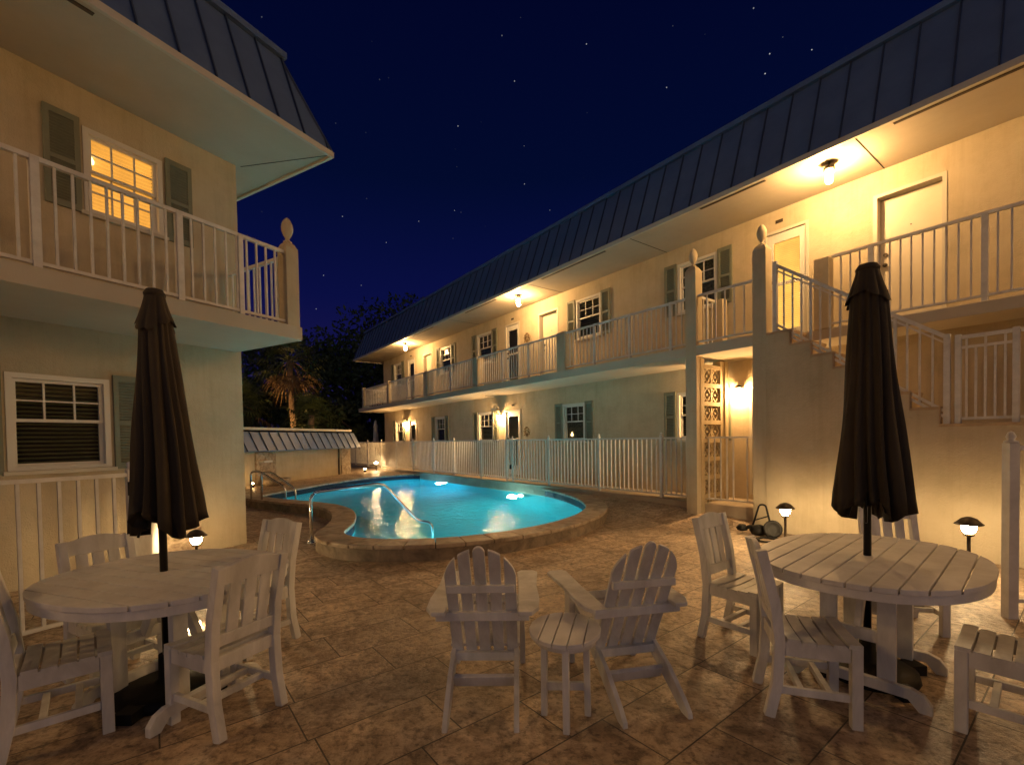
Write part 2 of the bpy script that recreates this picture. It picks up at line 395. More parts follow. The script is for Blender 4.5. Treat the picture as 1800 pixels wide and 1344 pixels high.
def window(parent, xc, wd, z0, z1, y, back='blind', lower_grid=False, depth=.1, lamp=False):
    """double hung window set in its opening: casing > sashes, pane, blind, sill"""
    h = z1-z0; hw = wd/2; b = MB(); t = .055
    b.box(-hw,-hw+t,-.012,depth,0,h); b.box(hw-t,hw,-.012,depth,0,h); b.box(-hw+t,hw-t,-.012,depth,h-t,h); b.box(-hw+t,hw-t,-.012,depth,0,t*.7)
    wdw = b.build('window', M['frame'], parent, (xc, y, z0))
    s = MB(); mid = h*.5; i0, i1 = -hw+t, hw-t
    ya, yb = .03, .06
    for lo, hi, yy in ((mid, h-t, 0), (t*.7, mid+.035, .022)):
        e = .035
        s.box(i0,i0+e,ya+yy,yb+yy,lo,hi); s.box(i1-e,i1,ya+yy,yb+yy,lo,hi); s.box(i0+e,i1-e,ya+yy,yb+yy,hi-e,hi); s.box(i0+e,i1-e,ya+yy,yb+yy,lo,lo+e)
        if lo > .2 or lower_grid:
            for k in (1,2):
                x = i0+(i1-i0)*k/3; s.box(x-.009,x+.009,ya+yy+.006,yb+yy-.006,lo+e,hi-e)
            zz = (lo+hi)/2; s.box(i0+e,i1-e,ya+yy+.005,yb+yy-.005,zz-.009,zz+.009)
    s.build('sash', M['frame'], wdw)
    p = MB().quad((i0,.07,t*.7),(i1,.07,t*.7),(i1,.07,h-t),(i0,.07,h-t)); p.build('pane', M['glass'], wdw, recalc=False)
    bl = MB()
    if back in ('litblind', 'blind'):
        n = int((h-2*t)/.045)
        for i in range(n):
            zz = t + (i+.5)*(h-2*t)/n; bl.bar((i0,.125,zz),(i1,.125,zz), .042, .003, (0,.42,.9))
    else:
        pts = [(i0+(i1-i0)*k/24, .125+.012*math.sin(k*2.1)) for k in range(25)]
        for k in range(24):
            a, c = pts[k], pts[k+1]; bl.quad((a[0],a[1],t),(c[0],c[1],t),(c[0],c[1],h-t),(a[0],a[1],h-t))
    bl.build({'curtain': 'curtain'}.get(back, 'blind'), M[back], wdw)
    MB().box(i0,i1,.16,.17,0,h).build('room_backing', M['litblind'] if back == 'litblind' else M['darkvoid'], wdw)
    MB().box(-hw-.04,hw+.04,-.05,.02,-.045,-.002).build('sill', M['trim'], wdw, bevel=.004)
    if lamp:  # small emissive spot behind the pane
        MB().lathe([(.001,0),(.03,.02),(.035,.05),(.012,.10),(.001,.13)], 8, (-hw*.42 if back != 'litblind' else i0+.05,.10,t+.06 if back != 'litblind' else h*.62)).build('table_lamp', M['glowspot'], wdw)
    return wdw
def door(parent, xc, wd, z0, z1, y, kind='flush', depth=.1, knobside=-1, lit=False):
    hw = wd/2; h = z1-z0
    if kind == 'flush': depth = .19
    f = MB(); t = .05
    f.box(-hw,-hw+t,-.01,depth,0,h); f.box(hw-t,hw,-.01,depth,0,h); f.box(-hw+t,hw-t,-.01,depth,h-t,h)
    d = MB(); yy = .14 if kind == 'flush' else .055
    if kind == 'flush':
        d.box(-hw+t+.004,hw-t-.004,yy,yy+.04,.01,h-t-.004)
    else:
        a, b_, e = -hw+t+.004, hw-t-.004, .10
        d.box(a,a+e,yy-.03,yy,.01,h-t-.004); d.box(b_-e,b_,yy-.03,yy,.01,h-t-.004); d.box(a+e,b_-e,yy-.03,yy,h-t-.16,h-t-.004)
        d.box(a+e,b_-e,yy-.03,yy,.01,.28); d.box(a+e,b_-e,yy-.028,yy-.003,h*.52,h*.52+.06)
    dd = d.build('door', M['door'] if kind == 'flush' else M['frame'], parent, (xc, y, z0), bevel=.003)
    f.build('door_frame', M['trim'], dd)
    if kind != 'flush':
        MB().quad((a+e,yy-.012,.28),(b_-e,yy-.012,.28),(b_-e,yy-.012,h-t-.16),(a+e,yy-.012,h-t-.16)).build('pane', M['glass'], dd, recalc=False)
        bl = MB(); n = 46
        for i in range(n):
            zz = .28+(i+.5)*(h-t-.44)/n; bl.bar((a+e,yy+.03,zz),(b_-e,yy+.03,zz), .034, .003, (0,.42,.9))
        bl.build('blind', M['litdoor'] if lit else M['blind'], dd)
        MB().box(a,b_,yy+.06,yy+.07,.01,h-t).build('door_leaf', M['litblind'] if lit else M['door'], dd)
    k = MB().lathe([(.008,0),(.012,.012),(.03,.03),(.03,.055),(.012,.066)], 10, mat=Matrix.Translation((knobside*(hw-t-.07), yy-(.0 if kind=='flush' else .03), .98)) @ Matrix.Rotation(PI/2,4,'X'))
    k.lathe([(.03,0),(.03,.02)], 10, mat=Matrix.Translation((knobside*(hw-t-.07), yy-(.0 if kind=='flush' else .03), 1.14)) @ Matrix.Rotation(PI/2,4,'X'))
    k.build('handle', M['bronze'], dd)
    if kind == 'flush':
        MB().lathe([(.010,0),(.010,.008)], 8, mat=Matrix.Translation((0, yy, 1.5)) @ Matrix.Rotation(PI/2,4,'X')).build('peephole', M['bronze'], dd)
        hg = MB()
        for zz in (.25, 1.0, h-.3): hg.box(-knobside*(hw-t)-.012, -knobside*(hw-t)+.012, yy-.012, yy, zz, zz+.09)
        hg.build('hinge', M['bronze'], dd)
    return dd
def railing(parent, p0, p1, h, spacing=.11, gap=.07, name='railing', tr=(.045,.04), bal=.020, mat='rail', double=False, inset=0):
    p0, p1 = Vector(p0), Vector(p1); b = MB(); L = (p1-p0).length
    up = Vector((0,0,1))
    b.bar(p0+up*(h-.02), p1+up*(h-.02), tr[0], tr[1]); b.bar(p0+up*gap, p1+up*gap, tr[0]*.8, .03)
    top = h-.04
    if double: b.bar(p0+up*(h-.14), p1+up*(h-.14), .03, .03)
    hor = Vector((p1.x-p0.x, p1.y-p0.y, 0)).length
    n = max(1, int(round(hor/spacing)))
    for i in range(1, n):
        c = p0+(p1-p0)*(i/n)
        tt = top if not double else (top if i % 2 else h-.14)
        b.bar(c+up*gap, c+up*tt, bal, bal, (0,1,0))
    return b.build(name, M[mat], parent)
def finial_prof(s=1.0, z=0):
    return [(.052*s,z),(.058*s,z+.012),(.030*s,z+.035),(.026*s,z+.055),(.050*s,z+.09),(.074*s,z+.15),(.078*s,z+.19),(.070*s,z+.24),(.050*s,z+.285),(.024*s,z+.315),(.004*s,z+.33)]
def pier(parent, x, y, wd, z0, z1, fin=True, name='pier'):
    hw = wd/2; b = MB().box(-hw,hw,-hw,hw,0,z1-z0)
    o = b.build(name, M['stucco'], parent, (x,y,z0), bevel=.006)
    if fin:
        c = MB(); h = z1-z0
        c.lathe([(hw*1.3,h+.001),(hw*.98,h+.05),(hw*.62,h+.075)], 4, smooth=False, mat=Matrix.Rotation(PI/4,4,'Z'))
        c.lathe(finial_prof(.95, h+.075), 12)
        c.build('finial', M['stucco'], o)
    return o
def mansard(parent, x0, x1, y0, y1, ze, zr, s, seam=.38):
    b = MB(); zt = ze+.05
    E = [(x0,y0,zt),(x1,y0,zt),(x1,y1,zt),(x0,y1,zt)]; T = [(x0+s,y0+s,zr),(x1-s,y0+s,zr),(x1-s,y1-s,zr),(x0+s,y1-s,zr)]
    for k in range(4): b.quad(E[k],E[(k+1)%4],T[(k+1)%4],T[k])
    b.quad(*T)
    ro = b.build('roof', M['roof'], parent)
    sm = MB(); n = int((x1-x0-2*s)/seam)
    def rib(p, q, nrm): sm.bar(Vector(p)+Vector(nrm)*.012, Vector(q)+Vector(nrm)*.012, .014, .034, nrm)
    nf = Vector((0,-(zr-zt),s)).normalized()
    k = 0; x = x0+.12
    while x < x1-.05:
        t = 1.0
        if x < x0+s: t = (x-x0)/s
        if x > x1-s: t = (x1-x)/s
        if t > .1: rib((x,y0,zt),(x,y0+s*t,zt+(zr-zt)*t), nf)
        x += seam
    for xe, sg in ((x0,-1),(x1,1)):
        ne = Vector((sg*(zr-zt),0,s)).normalized(); y = y0+s+.1
        while y < y1-s: rib((xe,y,zt),(xe-sg*s,y,zr), ne); y += seam
        sm.bar((xe,y0,zt+.01),(xe-sg*s,y0+s,zr+.01), .04, .03)
    sm.build('seam_ribs', M['seam'], ro)
    cp_ = MB(); e = .05
    cp_.box(x0+s-e,x1-s+e,y0+s-e-.02,y0+s+.12,zr+.002,zr+.085); cp_.box(x1-s-.12,x1-s+e,y0+s+.122,y1-s,zr+.002,zr+.083); cp_.box(x0+s-e,x0+s+.12,y0+s+.122,y1-s,zr+.002,zr+.083)
    cp_.build('ridge_cap', M['roof'], ro)
    tr = MB(); tr.box(x0-.02,x1+.02,y0-.022,y0+.02,ze-.03,zt-.002); tr.box(x1-.02,x1+.022,y0+.022,y1,ze-.032,zt-.002); tr.box(x0-.022,x0+.02,y0+.022,y1,ze-.032,zt-.002)
    tr.build('fascia', M['trim'], ro)
    return ro

# ------------------------------------------------------------------ right building
RB = thing('apartment_building', 'long two storey cream motel wing with lit balcony, blue metal mansard roof and many doors', 'building', (0,0,0), ROT_R)
UF, UN = 22.55, -16           # far and near ends (u)
NS, NW, ZS, ZF, ZE = 7.5, 8.8, 2.906, 3.08, 5.475
x = lambda u: -u
upW = [(20.74,.88,'curtain'),(16.07,.88,'curtain'),(13.33,.94,'curtain'),(8.46,.88,'blind'),(5.40,.88,'curtain')]
loW = [(20.72,.82,'curtain'),(16.64,.82,'blind'),(13.35,.92,'blind'),(9.04,.84,'curtain'),(5.44,.88,'blind')]
upD = [(19.25,.76,'storm',0),(17.67,.80,'flush',0),(11.73,.76,'storm',0),(10.03,.86,'flush',0),(3.70,.74,'storm',1),(2.02,.84,'flush',0),(-1.4,.84,'flush',0),(-6.0,.84,'flush',0),(-10,.84,'flush',0)]
loD = [(19.23,.76,'storm',0),(11.79,.82,'storm',0),(3.92,.84,'storm',0)]
ops = [(x(u)-w_/2, x(u)+w_/2, 4.09, 5.12) for u, w_, k in upW] + [(x(u)-w_/2, x(u)+w_/2, 1.42, 2.42) for u, w_, k in loW]
ops += [(x(u)-w_/2, x(u)+w_/2, ZF, 5.12) for u, w_, k, l in upD] + [(x(u)-w_/2, x(u)+w_/2, .38, 2.42) for u, w_, k, l in loD]
b = MB(); wall_with_openings(b, x(UF), x(UN), -.1, ZE, NW, ops, .1)
b.quad((x(UF),NW,-.1),(x(UF),NW,ZE),(x(UF),15,ZE),(x(UF),15,-.1)); b.quad((x(UN),NW,-.1),(x(UN),15,-.1),(x(UN),15,ZE),(x(UN),NW,ZE))
b.quad((x(UF),15,-.1),(x(UF),15,ZE),(x(UN),15,ZE),(x(UN),15,-.1))
b.build('wall', M['stucco'], RB, recalc=False)
for i, (u, w_, k) in enumerate(upW):
    window(RB, x(u), w_, 4.09, 5.12, NW, k)
    shutter(RB, x(u)-w_/2-.31, NW, 4.07, 5.15, .29); shutter(RB, x(u)+w_/2+.02, NW, 4.07, 5.15, .29)
for i, (u, w_, k) in enumerate(loW):
    window(RB, x(u), w_, 1.42, 2.42, NW, k, lamp=(i == 3))
    shutter(RB, x(u)-w_/2-.31, NW, 1.40, 2.45, .29); shutter(RB, x(u)+w_/2+.02, NW, 1.40, 2.45, .29)
for u, w_, k, l in upD: door(RB, x(u), w_, ZF, 5.12, NW, k, lit=bool(l))
for u, w_, k, l in loD: door(RB, x(u), w_, .38, 2.42, NW, k)
for u, z in ((3.80,5.235),(11.7,5.22),(11.75,2.53),(19.25,5.22)):
    MB().box(-.06,.06,-.016,-.002,0,.055).build('number_plate', M['bronze'], RB, (x(u),NW,z))
# balcony slab (full width left of the stair, set back behind it)
b = MB(); b.box(x(UF),x(3.40),NS,NW-.002,ZS,ZF); b.box(x(3.40),x(UN),8.02,NW-.002,ZS+.02,ZF)
b.build('balcony_slab', M['soffit'], RB, bevel=.008)
# soffit with panel joints, vents
b = MB(); b.box(x(UF)-.55,x(UN)+.5,NS+.02,NW+.3,ZE,ZE+.03)
so = b.build('soffit', M['soffit'], RB)
b = MB()
for u in (20.2, 16.9, 13.6, 9.4, 6.1, 2.3, -1.4): b.box(x(u)-.006,x(u)+.006,NS+.03,NW-.01,ZE-.004,ZE-.001)
b.build('soffit_joint', M['darkvoid'], so)
for a, c in ((1.9,-1.4),(4.6,3.5),(8.9,6.8),(12.6,10.9),(16.5,14.8)): MB().box(x(a),x(c),NS+.10,NS+.15,ZE-.007,ZE-.001).build('soffit_vent', M['bronze'], so)
mansard(RB, x(UF)-.55, x(UN)+.5, NS, 15.2, ZE, 6.76, .45)
# piers and railings along the balcony
y = NS+.07
pier(RB, x(4.73), NS+.10, .21, 0, 4.42); pier(RB, x(3.545), NS+.10, .21, 0, 4.40)
pier(RB, x(8.13), NS+.155, .29, ZF, 3.99, False, 'stub_pier'); pier(RB, x(11.93), NS+.13, .24, ZF, 3.97, False, 'stub_pier'); pier(RB, x(15.3), NS+.14, .26, ZF, 3.97, False, 'stub_pier')
pier(RB, x(18.84), NS+.08, .14, ZF, 4.02, False, 'stub_pier'); pier(RB, x(21.95), NS+.08, .15, ZF, 4.04, False, 'stub_pier')
secs = [(21.87,18.91,[]),(18.77,15.43,[17.0]),(15.17,12.05,[13.5]),(11.81,8.28,[10.57,9.42]),(7.98,4.84,[7.1,6.13,5.18])]
for a, c, posts in secs:
    pts = [a]+posts+[c]
    for i in range(len(pts)-1): railing(RB, (x(pts[i]),y,ZF), (x(pts[i+1]),y,ZF), .895, .107)
    for p in posts: MB().box(-.026,.026,-.026,.026,0,.90).build('rail_post', M['rail'], RB, (x(p),y,ZF))
railing(RB, (x(4.62),y,ZF), (x(3.655),y,ZF), .895, .16)
railing(RB, (x(21.95),NS+.16,ZF), (x(21.95),NW-.01,ZF), .895, .12)
# short divider rail between corridor and stair head, with its stub post
railing(RB, (x(4.70),NS+.22,ZF), (x(4.70),8.28,ZF), .92, .13)
pier(RB, x(4.66), 8.37, .17, ZF, 4.02, False, 'stub_pier')
# raised guard behind the stair
railing(RB, (x(2.74),8.06,ZF), (x(.78),8.06,ZF), 1.08, .118, bal=.018); railing(RB, (x(.78),8.06,ZF), (x(-1.3),8.06,ZF), 1.08, .118, bal=.018); railing(RB, (x(-1.3),8.06,ZF), (x(-15.9),8.06,ZF), 1.08, .118, bal=.018)
for p in (2.26, .78+.34, -1.3): MB().box(-.03,.03,-.03,.03,0,1.06).build('rail_post', M['rail'], RB, (x(p),8.06,ZF))
pier(RB, x(2.86), 8.08, .2, ZF, 4.14, False, 'stub_pier')

# breeze block screen behind the first pier
bs = thing('breeze_block_screen', 'tall ochre breeze block screen with diamond cut blocks beside the balcony pier', 'screen', PR(4.69,7.62), ROT_R)
SW = .90; zb, zt = .05, ZS-.03
b = MB()   # local y runs into the corridor, thickness on x
nb = 8; bh = (zt-zb-.16)/nb; y0_, y1_ = .12, .66
b.box(-.07,.07,.01,y0_,zb-.1,zt); b.box(-.07,.07,y1_,SW-.11,zb-.1,zt); b.box(-.105,.09,SW-.11,SW,zb-.1,zt)
b.box(-.07,.07,y0_,y1_,zb-.1,zb+.03)
for i in range(nb):
    z0 = zb+.06+i*bh; z1 = z0+bh-.075
    b.box(-.068,.068,y0_,y1_,z1,z0+bh)
    for c in (0, 1):
        ya, yb = y0_+.02+c*(y1_-y0_)/2, y0_-.02+(c+1)*(y1_-y0_)/2; ym, zm = (ya+yb)/2, (z0+z1)/2
        if c: b.box(-.05,.05,y0_+(y1_-y0_)/2-.02,y0_+(y1_-y0_)/2+.02,z0,z1)
        t = .022
        b.bar((0,ya,zm),(0,ym,z1),.09,t,(0,0,1)); b.bar((0,ym,z1),(0,yb,zm),.09,t); b.bar((0,yb,zm),(0,ym,z0),.09,t); b.bar((0,ym,z0),(0,ya,zm),.09,t)
        for yy, zz in ((ya,z0),(yb,z0),(ya,z1),(yb,z1)):
            b.bar((0,yy,zz),(0,(yy+ym)/2,(zz+zm)/2),.085,t)
        b.lathe([(.026,-.04),(.026,.04)],8,mat=Matrix.Translation((0,ym,zm)) @ Matrix.Rotation(PI/2,4,'Y'))
b.build('block_panel', M['breeze'], bs)

# ------------------------------------------------------------------ stair
st = thing('staircase', 'cream stucco outdoor staircase with white railing rising to the balcony pier', 'staircase', (0,0,0), ROT_R)
NA, NB = 7.46, 8.0
prof = [(x(3.43),-.1),(x(3.43),3.02),(x(3.09),3.02)]
tz = 3.02; uu = 3.09; steps = []
for i in range(7):
    z2 = 3.02-(i+1)*.209; steps.append((uu, tz, z2)); prof.append((x(uu), z2)); tz = z2
    if i < 6: uu -= .278; prof.append((x(uu), z2))
prof += [(x(UN),tz),(x(UN),-.1)]
MB().prism(prof, NA, NB, 'y').build('stringer_wall', M['stucco'], st)
b = MB()
b.box(x(3.42),x(3.065),NA-.012,NB,3.021,3.058)
for i, (u, za, zb2) in enumerate(steps):
    b.box(x(u)+.001,x(u)+.014,NA+.01,NB-.01,zb2+.037,za-.001)
    e = u-.278-.018 if i < 6 else UN
    b.box(x(u)+.002,x(e),NA-.012,NB,zb2+.001,zb2+.035)
b.build('tread', M['tread'], st)
yr = NA+.06
def stair_rail(ua, za, ub, zb_):
    bb = MB(); pa, pb = Vector((x(ua),yr,za)), Vector((x(ub),yr,zb_)); up = Vector((0,0,1)); h = 1.06
    bb.bar(pa+up*h, pb+up*h, .05, .045); bb.bar(pa+up*(h-.075), pb+up*(h-.075), .03, .02); bb.bar(pa+up*.17, pb+up*.17, .035, .03); bb.bar(pa+up*.10, pb+up*.10, .035, .03)
    n = int((ua-ub)/.118)
    for i in range(1, n):
        c = pa+(pb-pa)*(i/n); bb.bar(c+up*.10, c+up*(h-.03), .02 if i % 4 else .034, .02, (0,1,0))
    return bb
stair_rail(3.31, 3.02, 1.37, 1.57).build('railing', M['rail'], st)
for u, za, zb_ in ((3.31,3.05,4.13),(1.36,1.57,2.66)): MB().box(-.03,.03,-.03,.03,0,zb_-za).build('newel_post', M['rail'], st, (x(u),yr,za), bevel=.004)
railing(st, (x(1.27),yr,1.60), (x(.80),yr,1.60), 1.02, .075, .05, 'side_panel', double=True)
for u in (1.262, .795): MB().box(-.028,.028,-.028,.028,0,1.05).build('newel_post', M['rail'], st, (x(u),yr,1.585), bevel=.004)
railing(st, (x(.76),yr,1.60), (x(-2.5),yr,1.60), 1.02, .11, .05, 'side_panel')

# ------------------------------------------------------------------ left building
LB = thing('apartment_building', 'near cream two storey block with a lit shuttered window above a corner balcony', 'building', (0,0,0), ROT_L)
LN, LE, LS = 6.88, 5.47, 5.40; LU = 4.14; LZE = 5.60; LZS = 2.845; LZF = 3.02
b = MB()
wins = [(2.77,.80,4.20,5.17,'litblind'),(2.10,.87,1.25,2.28,'blind'),(-1.5,.85,4.20,5.17,'blind'),(-1.6,.85,1.25,2.28,'blind')]
wall_with_openings(b, -14, LU, -.1, LZE, LN, [(u-w_/2,u+w_/2,a,c) for u,w_,a,c,k in wins], .1)
b.quad((LU,LN,-.1),(LU,12,-.1),(LU,12,LZE),(LU,LN,LZE)); b.quad((-14,LN,-.1),(-14,LN,LZE),(-14,12,LZE),(-14,12,-.1)); b.quad((-14,12,-.1),(-14,12,LZE),(LU,12,LZE),(LU,12,-.1))
b.build('wall', M['stucco'], LB, recalc=False)
for u,w_,a,c,k in wins:
    window(LB, u, w_, a, c, LN, k, lower_grid=(k == 'litblind'), lamp=(k == 'litblind'))
    sw = .31 if a > 3 else .28
    shutter(LB, u-w_/2-sw-.03, LN, a-.03, c+.06, sw); shutter(LB, u+w_/2+.03, LN, a-.03, c+.06, sw)
MB().box(-14,4.08,LS,LN-.002,LZS,LZF).build('balcony_slab', M['soffit'], LB, bevel=.008)
so = MB().box(-14,4.685,LE+.02,LN+.3,LZE,LZE+.03).box(LU-.2,4.685,LN+.3,12,LZE,LZE+.03).build('soffit', M['soffit'], LB)
b = MB(); b.bar((LU+.05,LN-.04,LZE-.003),(4.65,LE+.06,LZE-.003),.008,.004); b.box(.8,.812,LE+.04,LN-.01,LZE-.004,LZE-.001)
b.build('soffit_joint', M['darkvoid'], so)
MB().box(-.6,2.05,LE+.11,LE+.16,LZE-.007,LZE-.001).build('soffit_vent', M['bronze'], so)
mansard(LB, -14.5, 4.69, LE, 12.5, LZE, 6.83, .45)
yl = LS+.07
for a, c in ((-13.9,-8),(-8,-1.6),(-1.6,.49),(.49,1.56),(1.56,2.66),(2.66,3.88)): railing(LB, (a,yl,LZF), (c,yl,LZF), .955, .118, .05)
for p in (-.55,.49,1.55,2.66): MB().box(-.03,.03,-.03,.03,0,.945).build('rail_post', M['rail'], LB, (p,yl,LZF))
MB().box(-.028,.028,-.028,.028,0,.945).build('rail_post', M['rail'], LB, (3.31,yl,LZF))
railing(LB, (3.965,LS+.20,LZF), (3.965,LN-.01,LZF), .94, .13, .05)
pier(LB, 3.965, LS+.10, .18, LZF-.01, 4.03)
MB().box(2.92,3.45,LN-.14,LN-.002,-.05,.86).build('stone_veneer', M['stone'], LB, bevel=.02)

# ------------------------------------------------------------------ lamps
def ceiling_light(P, rot, label):
    t = thing('ceiling_light', label, 'ceiling light', P, rot, 'jar lights under the eaves')
    MB().lathe([(.06,0),(.062,-.012),(.02,-.02),(.02,-.06),(.07,-.066),(.078,-.10),(.045,-.105)][::-1], 14).build('mount', M['bronze'], t)
    b = MB().lathe([(.02,-.30),(.042,-.285),(.052,-.23),(.052,-.15),(.042,-.108)], 10)
    b.build('glass_jar', M['bulb'], t)
    return t
cl = ceiling_light(PR(2.73,7.92,ZE-.001), ROT_R, 'jar ceiling light glowing above the upper door behind the stair')
dup(cl, PR(10.25,7.92,ZE-.001), ROT_R, 'jar ceiling light glowing over the middle of the long balcony')
dup(cl, PR(17.86,7.92,ZE-.001), ROT_R, 'jar ceiling light at the far end of the long balcony')
dup(cl, PR(-1.9,7.92,ZE-.001), ROT_R, 'added jar ceiling light for fill over the balcony past the right edge, unseen')  # this and the next three lamps are unseen, added as fill for chair backs
dup(cl, PR(-5.6,7.92,ZE-.001), ROT_R, 'added jar ceiling light for fill near the hidden end of the long wing, unseen')
for u in (-9.4,): dup(cl, PR(u,7.92,ZE-.001), ROT_R, 'added jar ceiling light for fill on the long wing behind the camera, unseen')
for u in (-7.2,): dup(cl, PL(u,6.1,LZE-.001), ROT_L, 'added jar ceiling light for fill on the near block behind the camera, unseen')
dup(cl, PL(-3.6,6.1,LZE-.001), ROT_L, 'jar ceiling light on the near block above the corner balcony, out of the photo')
def wall_lamp(u, z, label):
    t = thing('wall_lamp', label, 'wall lamp', PR(u,NW,z), ROT_R, 'lantern lamps on the ground floor wall')
    b = MB().box(-.05,.05,-.02,-.002,-.06,.10); b.bar((0,-.02,.06),(0,-.10,.10),.02,.02); b.lathe([(.085,.06),(.06,.10),(.02,.12)][::1],10,(0,-.11,0))
    b.build('bracket', M['bronze'], t)
    MB().lathe([(.025,-.10),(.05,-.06),(.055,.02),(.045,.055)],10,(0,-.11,0)).build('glass_shade', M['wallbulb'], t)
    return t
wall_lamp(4.50, 2.32, 'lantern wall lamp glowing in the opening beside the breeze block screen')
wall_lamp(12.42, 2.22, 'lantern wall lamp beside the ground floor storm door')
wall_lamp(19.86, 2.24, 'lantern wall lamp on the far ground floor wall beside the farthest door')
def path_light(P, h, label):
    t = thing('path_light', label, 'path light', P, 0, 'low path lights with domed caps')
    b = MB(); b.tube([(0,0,-.05),(0,0,h-.18)],.016,8); b.lathe([(.018,h-.19),(.045,h-.175),(.045,h-.16),(.02,h-.155)],12); b.build('stake', M['bronze'], t)
    MB().lathe([(.030,h-.155),(.048,h-.135),(.060,h-.105),(.058,h-.075),(.05,h-.066)],14).build('globe', M['pathbulb'], t)
    MB().lathe([(.112,h-.066),(.116,h-.060),(.085,h-.03),(.06,h-.004),(.02,h+.012),(.002,h+.014)],18).build('cap', M['bronze'], t)
    return t
path_light(PR(2.79,6.6), .575, 'bronze domed path light against the stair wall beside the round black cleaner')
path_light(PR(1.007,6.5), .62, 'bronze domed path light at the right end of the oval table')
path_light(Vector((-3.71,5.4,0)), .49, 'bronze domed path light behind the left oval table')
path_light(Vector((-6.05,20.6,.19)), .45, 'small path light glowing by the fence beyond the garden wall')
t = tag(MB().lathe([(.05,-.02),(.05,.045),(.042,.05),(.002,.052)],14).build('ground_spotlight', M['smallbulb'], None, (-2.62,3.75,0)), 'small white spotlight puck on the paving under the left table', 'spotlight')
t = thing('uplight', 'small bright uplight at the stone end of the garden wall', 'spotlight', (-6.25,19.65,.19))
MB().lathe([(.05,0),(.06,.10),(.05,.12)],10).build('housing', M['bronze'], t)
MB().lathe([(.045,.121),(.05,.16),(.002,.17)],10).build('lens', M['uplightbulb'], t)

# ------------------------------------------------------------------ pool outline
inner = [(-6.24,11.65),(-6.05,12.94),(-5.78,14.55),(-5.3,16.2),(-4.55,17.3),(-3.6,17.75),(-2.55,16.95),(-1.08,15.13),(.19,13.01),(1.0,11.4),(1.36,10.0),(1.40,8.94),(1.24,8.25),(.96,7.66),(.5,7.04),(-.1,6.52),(-.63,6.24),(-1.14,6.11),(-1.68,6.12),(-2.10,6.26),(-2.42,6.62),(-2.53,7.31),(-2.73,8.05),(-3.09,8.86),(-3.55,9.48),(-4.11,9.95),(-4.85,10.42),(-5.55,10.86),(-6.05,11.25)]
def smooth_loop(P, k=5):
    n = len(P); o = []
    for i in range(n):
        a, b_, c, d = [Vector((*P[(i+j) % n], 0)) for j in (-1,0,1,2)]
        for q in range(k):
            t = q/k; o.append(.5*((2*b_)+(c-a)*t+(2*a-5*b_+4*c-d)*t*t+(3*b_-a-3*c+d)*t**3))
    return o
IN = smooth_loop(inner)
def offset(P, d):
    n = len(P); o = []
    for i in range(n):
        t = (P[(i+1) % n]-P[i-1]).normalized(); o.append(P[i]+Vector((t.y,-t.x,0))*d)
    return o
area = sum(IN[i].x*IN[(i+1)%len(IN)].y-IN[(i+1)%len(IN)].x*IN[i].y for i in range(len(IN)))
sgn = 1 if area > 0 else -1
OUT = offset(IN, .40*sgn); MID = offset(IN, .2*sgn); TILE = offset(IN, .03*sgn)
def inside(P, x_, y_):
    c = False; n = len(P); j = n-1
    for i in range(n):
        if (P[i].y > y_) != (P[j].y > y_) and x_ < (P[j].x-P[i].x)*(y_-P[i].y)/(P[j].y-P[i].y)+P[i].x: c = not c
        j = i
    return c
n = len(IN)
ZC, ZW = .208, .035
pool = thing('swimming_pool', 'glowing turquoise kidney shaped swimming pool with travertine coping', 'swimming pool', (0,0,0))
def ring(mb, A, za, B, zb_):
    for i in range(n):
        j = (i+1) % n; mb.quad((A[i].x,A[i].y,za),(A[j].x,A[j].y,za),(B[j].x,B[j].y,zb_),(B[i].x,B[i].y,zb_))
# coping as separate stones with small joints
b = MB(); OB = offset(IN, .385*sgn)
per = 3
for i in range(0, n, per):
    idx = [(i+k) % n for k in range(per+1)] if i+per <= n else [k % n for k in range(i, n+1)]
    a = [IN[k].copy() for k in idx]; c = [OUT[k].copy() for k in idx]
    g = .004
    for L_ in (a, c):
        d0 = (L_[1]-L_[0]).normalized(); d1 = (L_[-1]-L_[-2]).normalized(); L_[0] += d0*g; L_[-1] -= d1*g
    poly = [(p.x,p.y) for p in a]+[(p.x,p.y) for p in c[::-1]]
    b.prism(poly, ZC-.055, ZC)
b.build('coping', M['coping'], pool, bevel=.012)
b = MB(); ring(b, OB, -.1, OB, ZC-.054); b.build('outer_band', M['band'], pool)
b = MB(); ring(b, TILE, ZC-.054, TILE, -.06); b.build('waterline_tile', M['tile'], pool)
b = MB(); ring(b, TILE, -.06, TILE, -1.25); b.add([(p.x,p.y,-1.25) for p in TILE], [list(range(n))]); b.build('basin', M['basin'], pool, recalc=False)
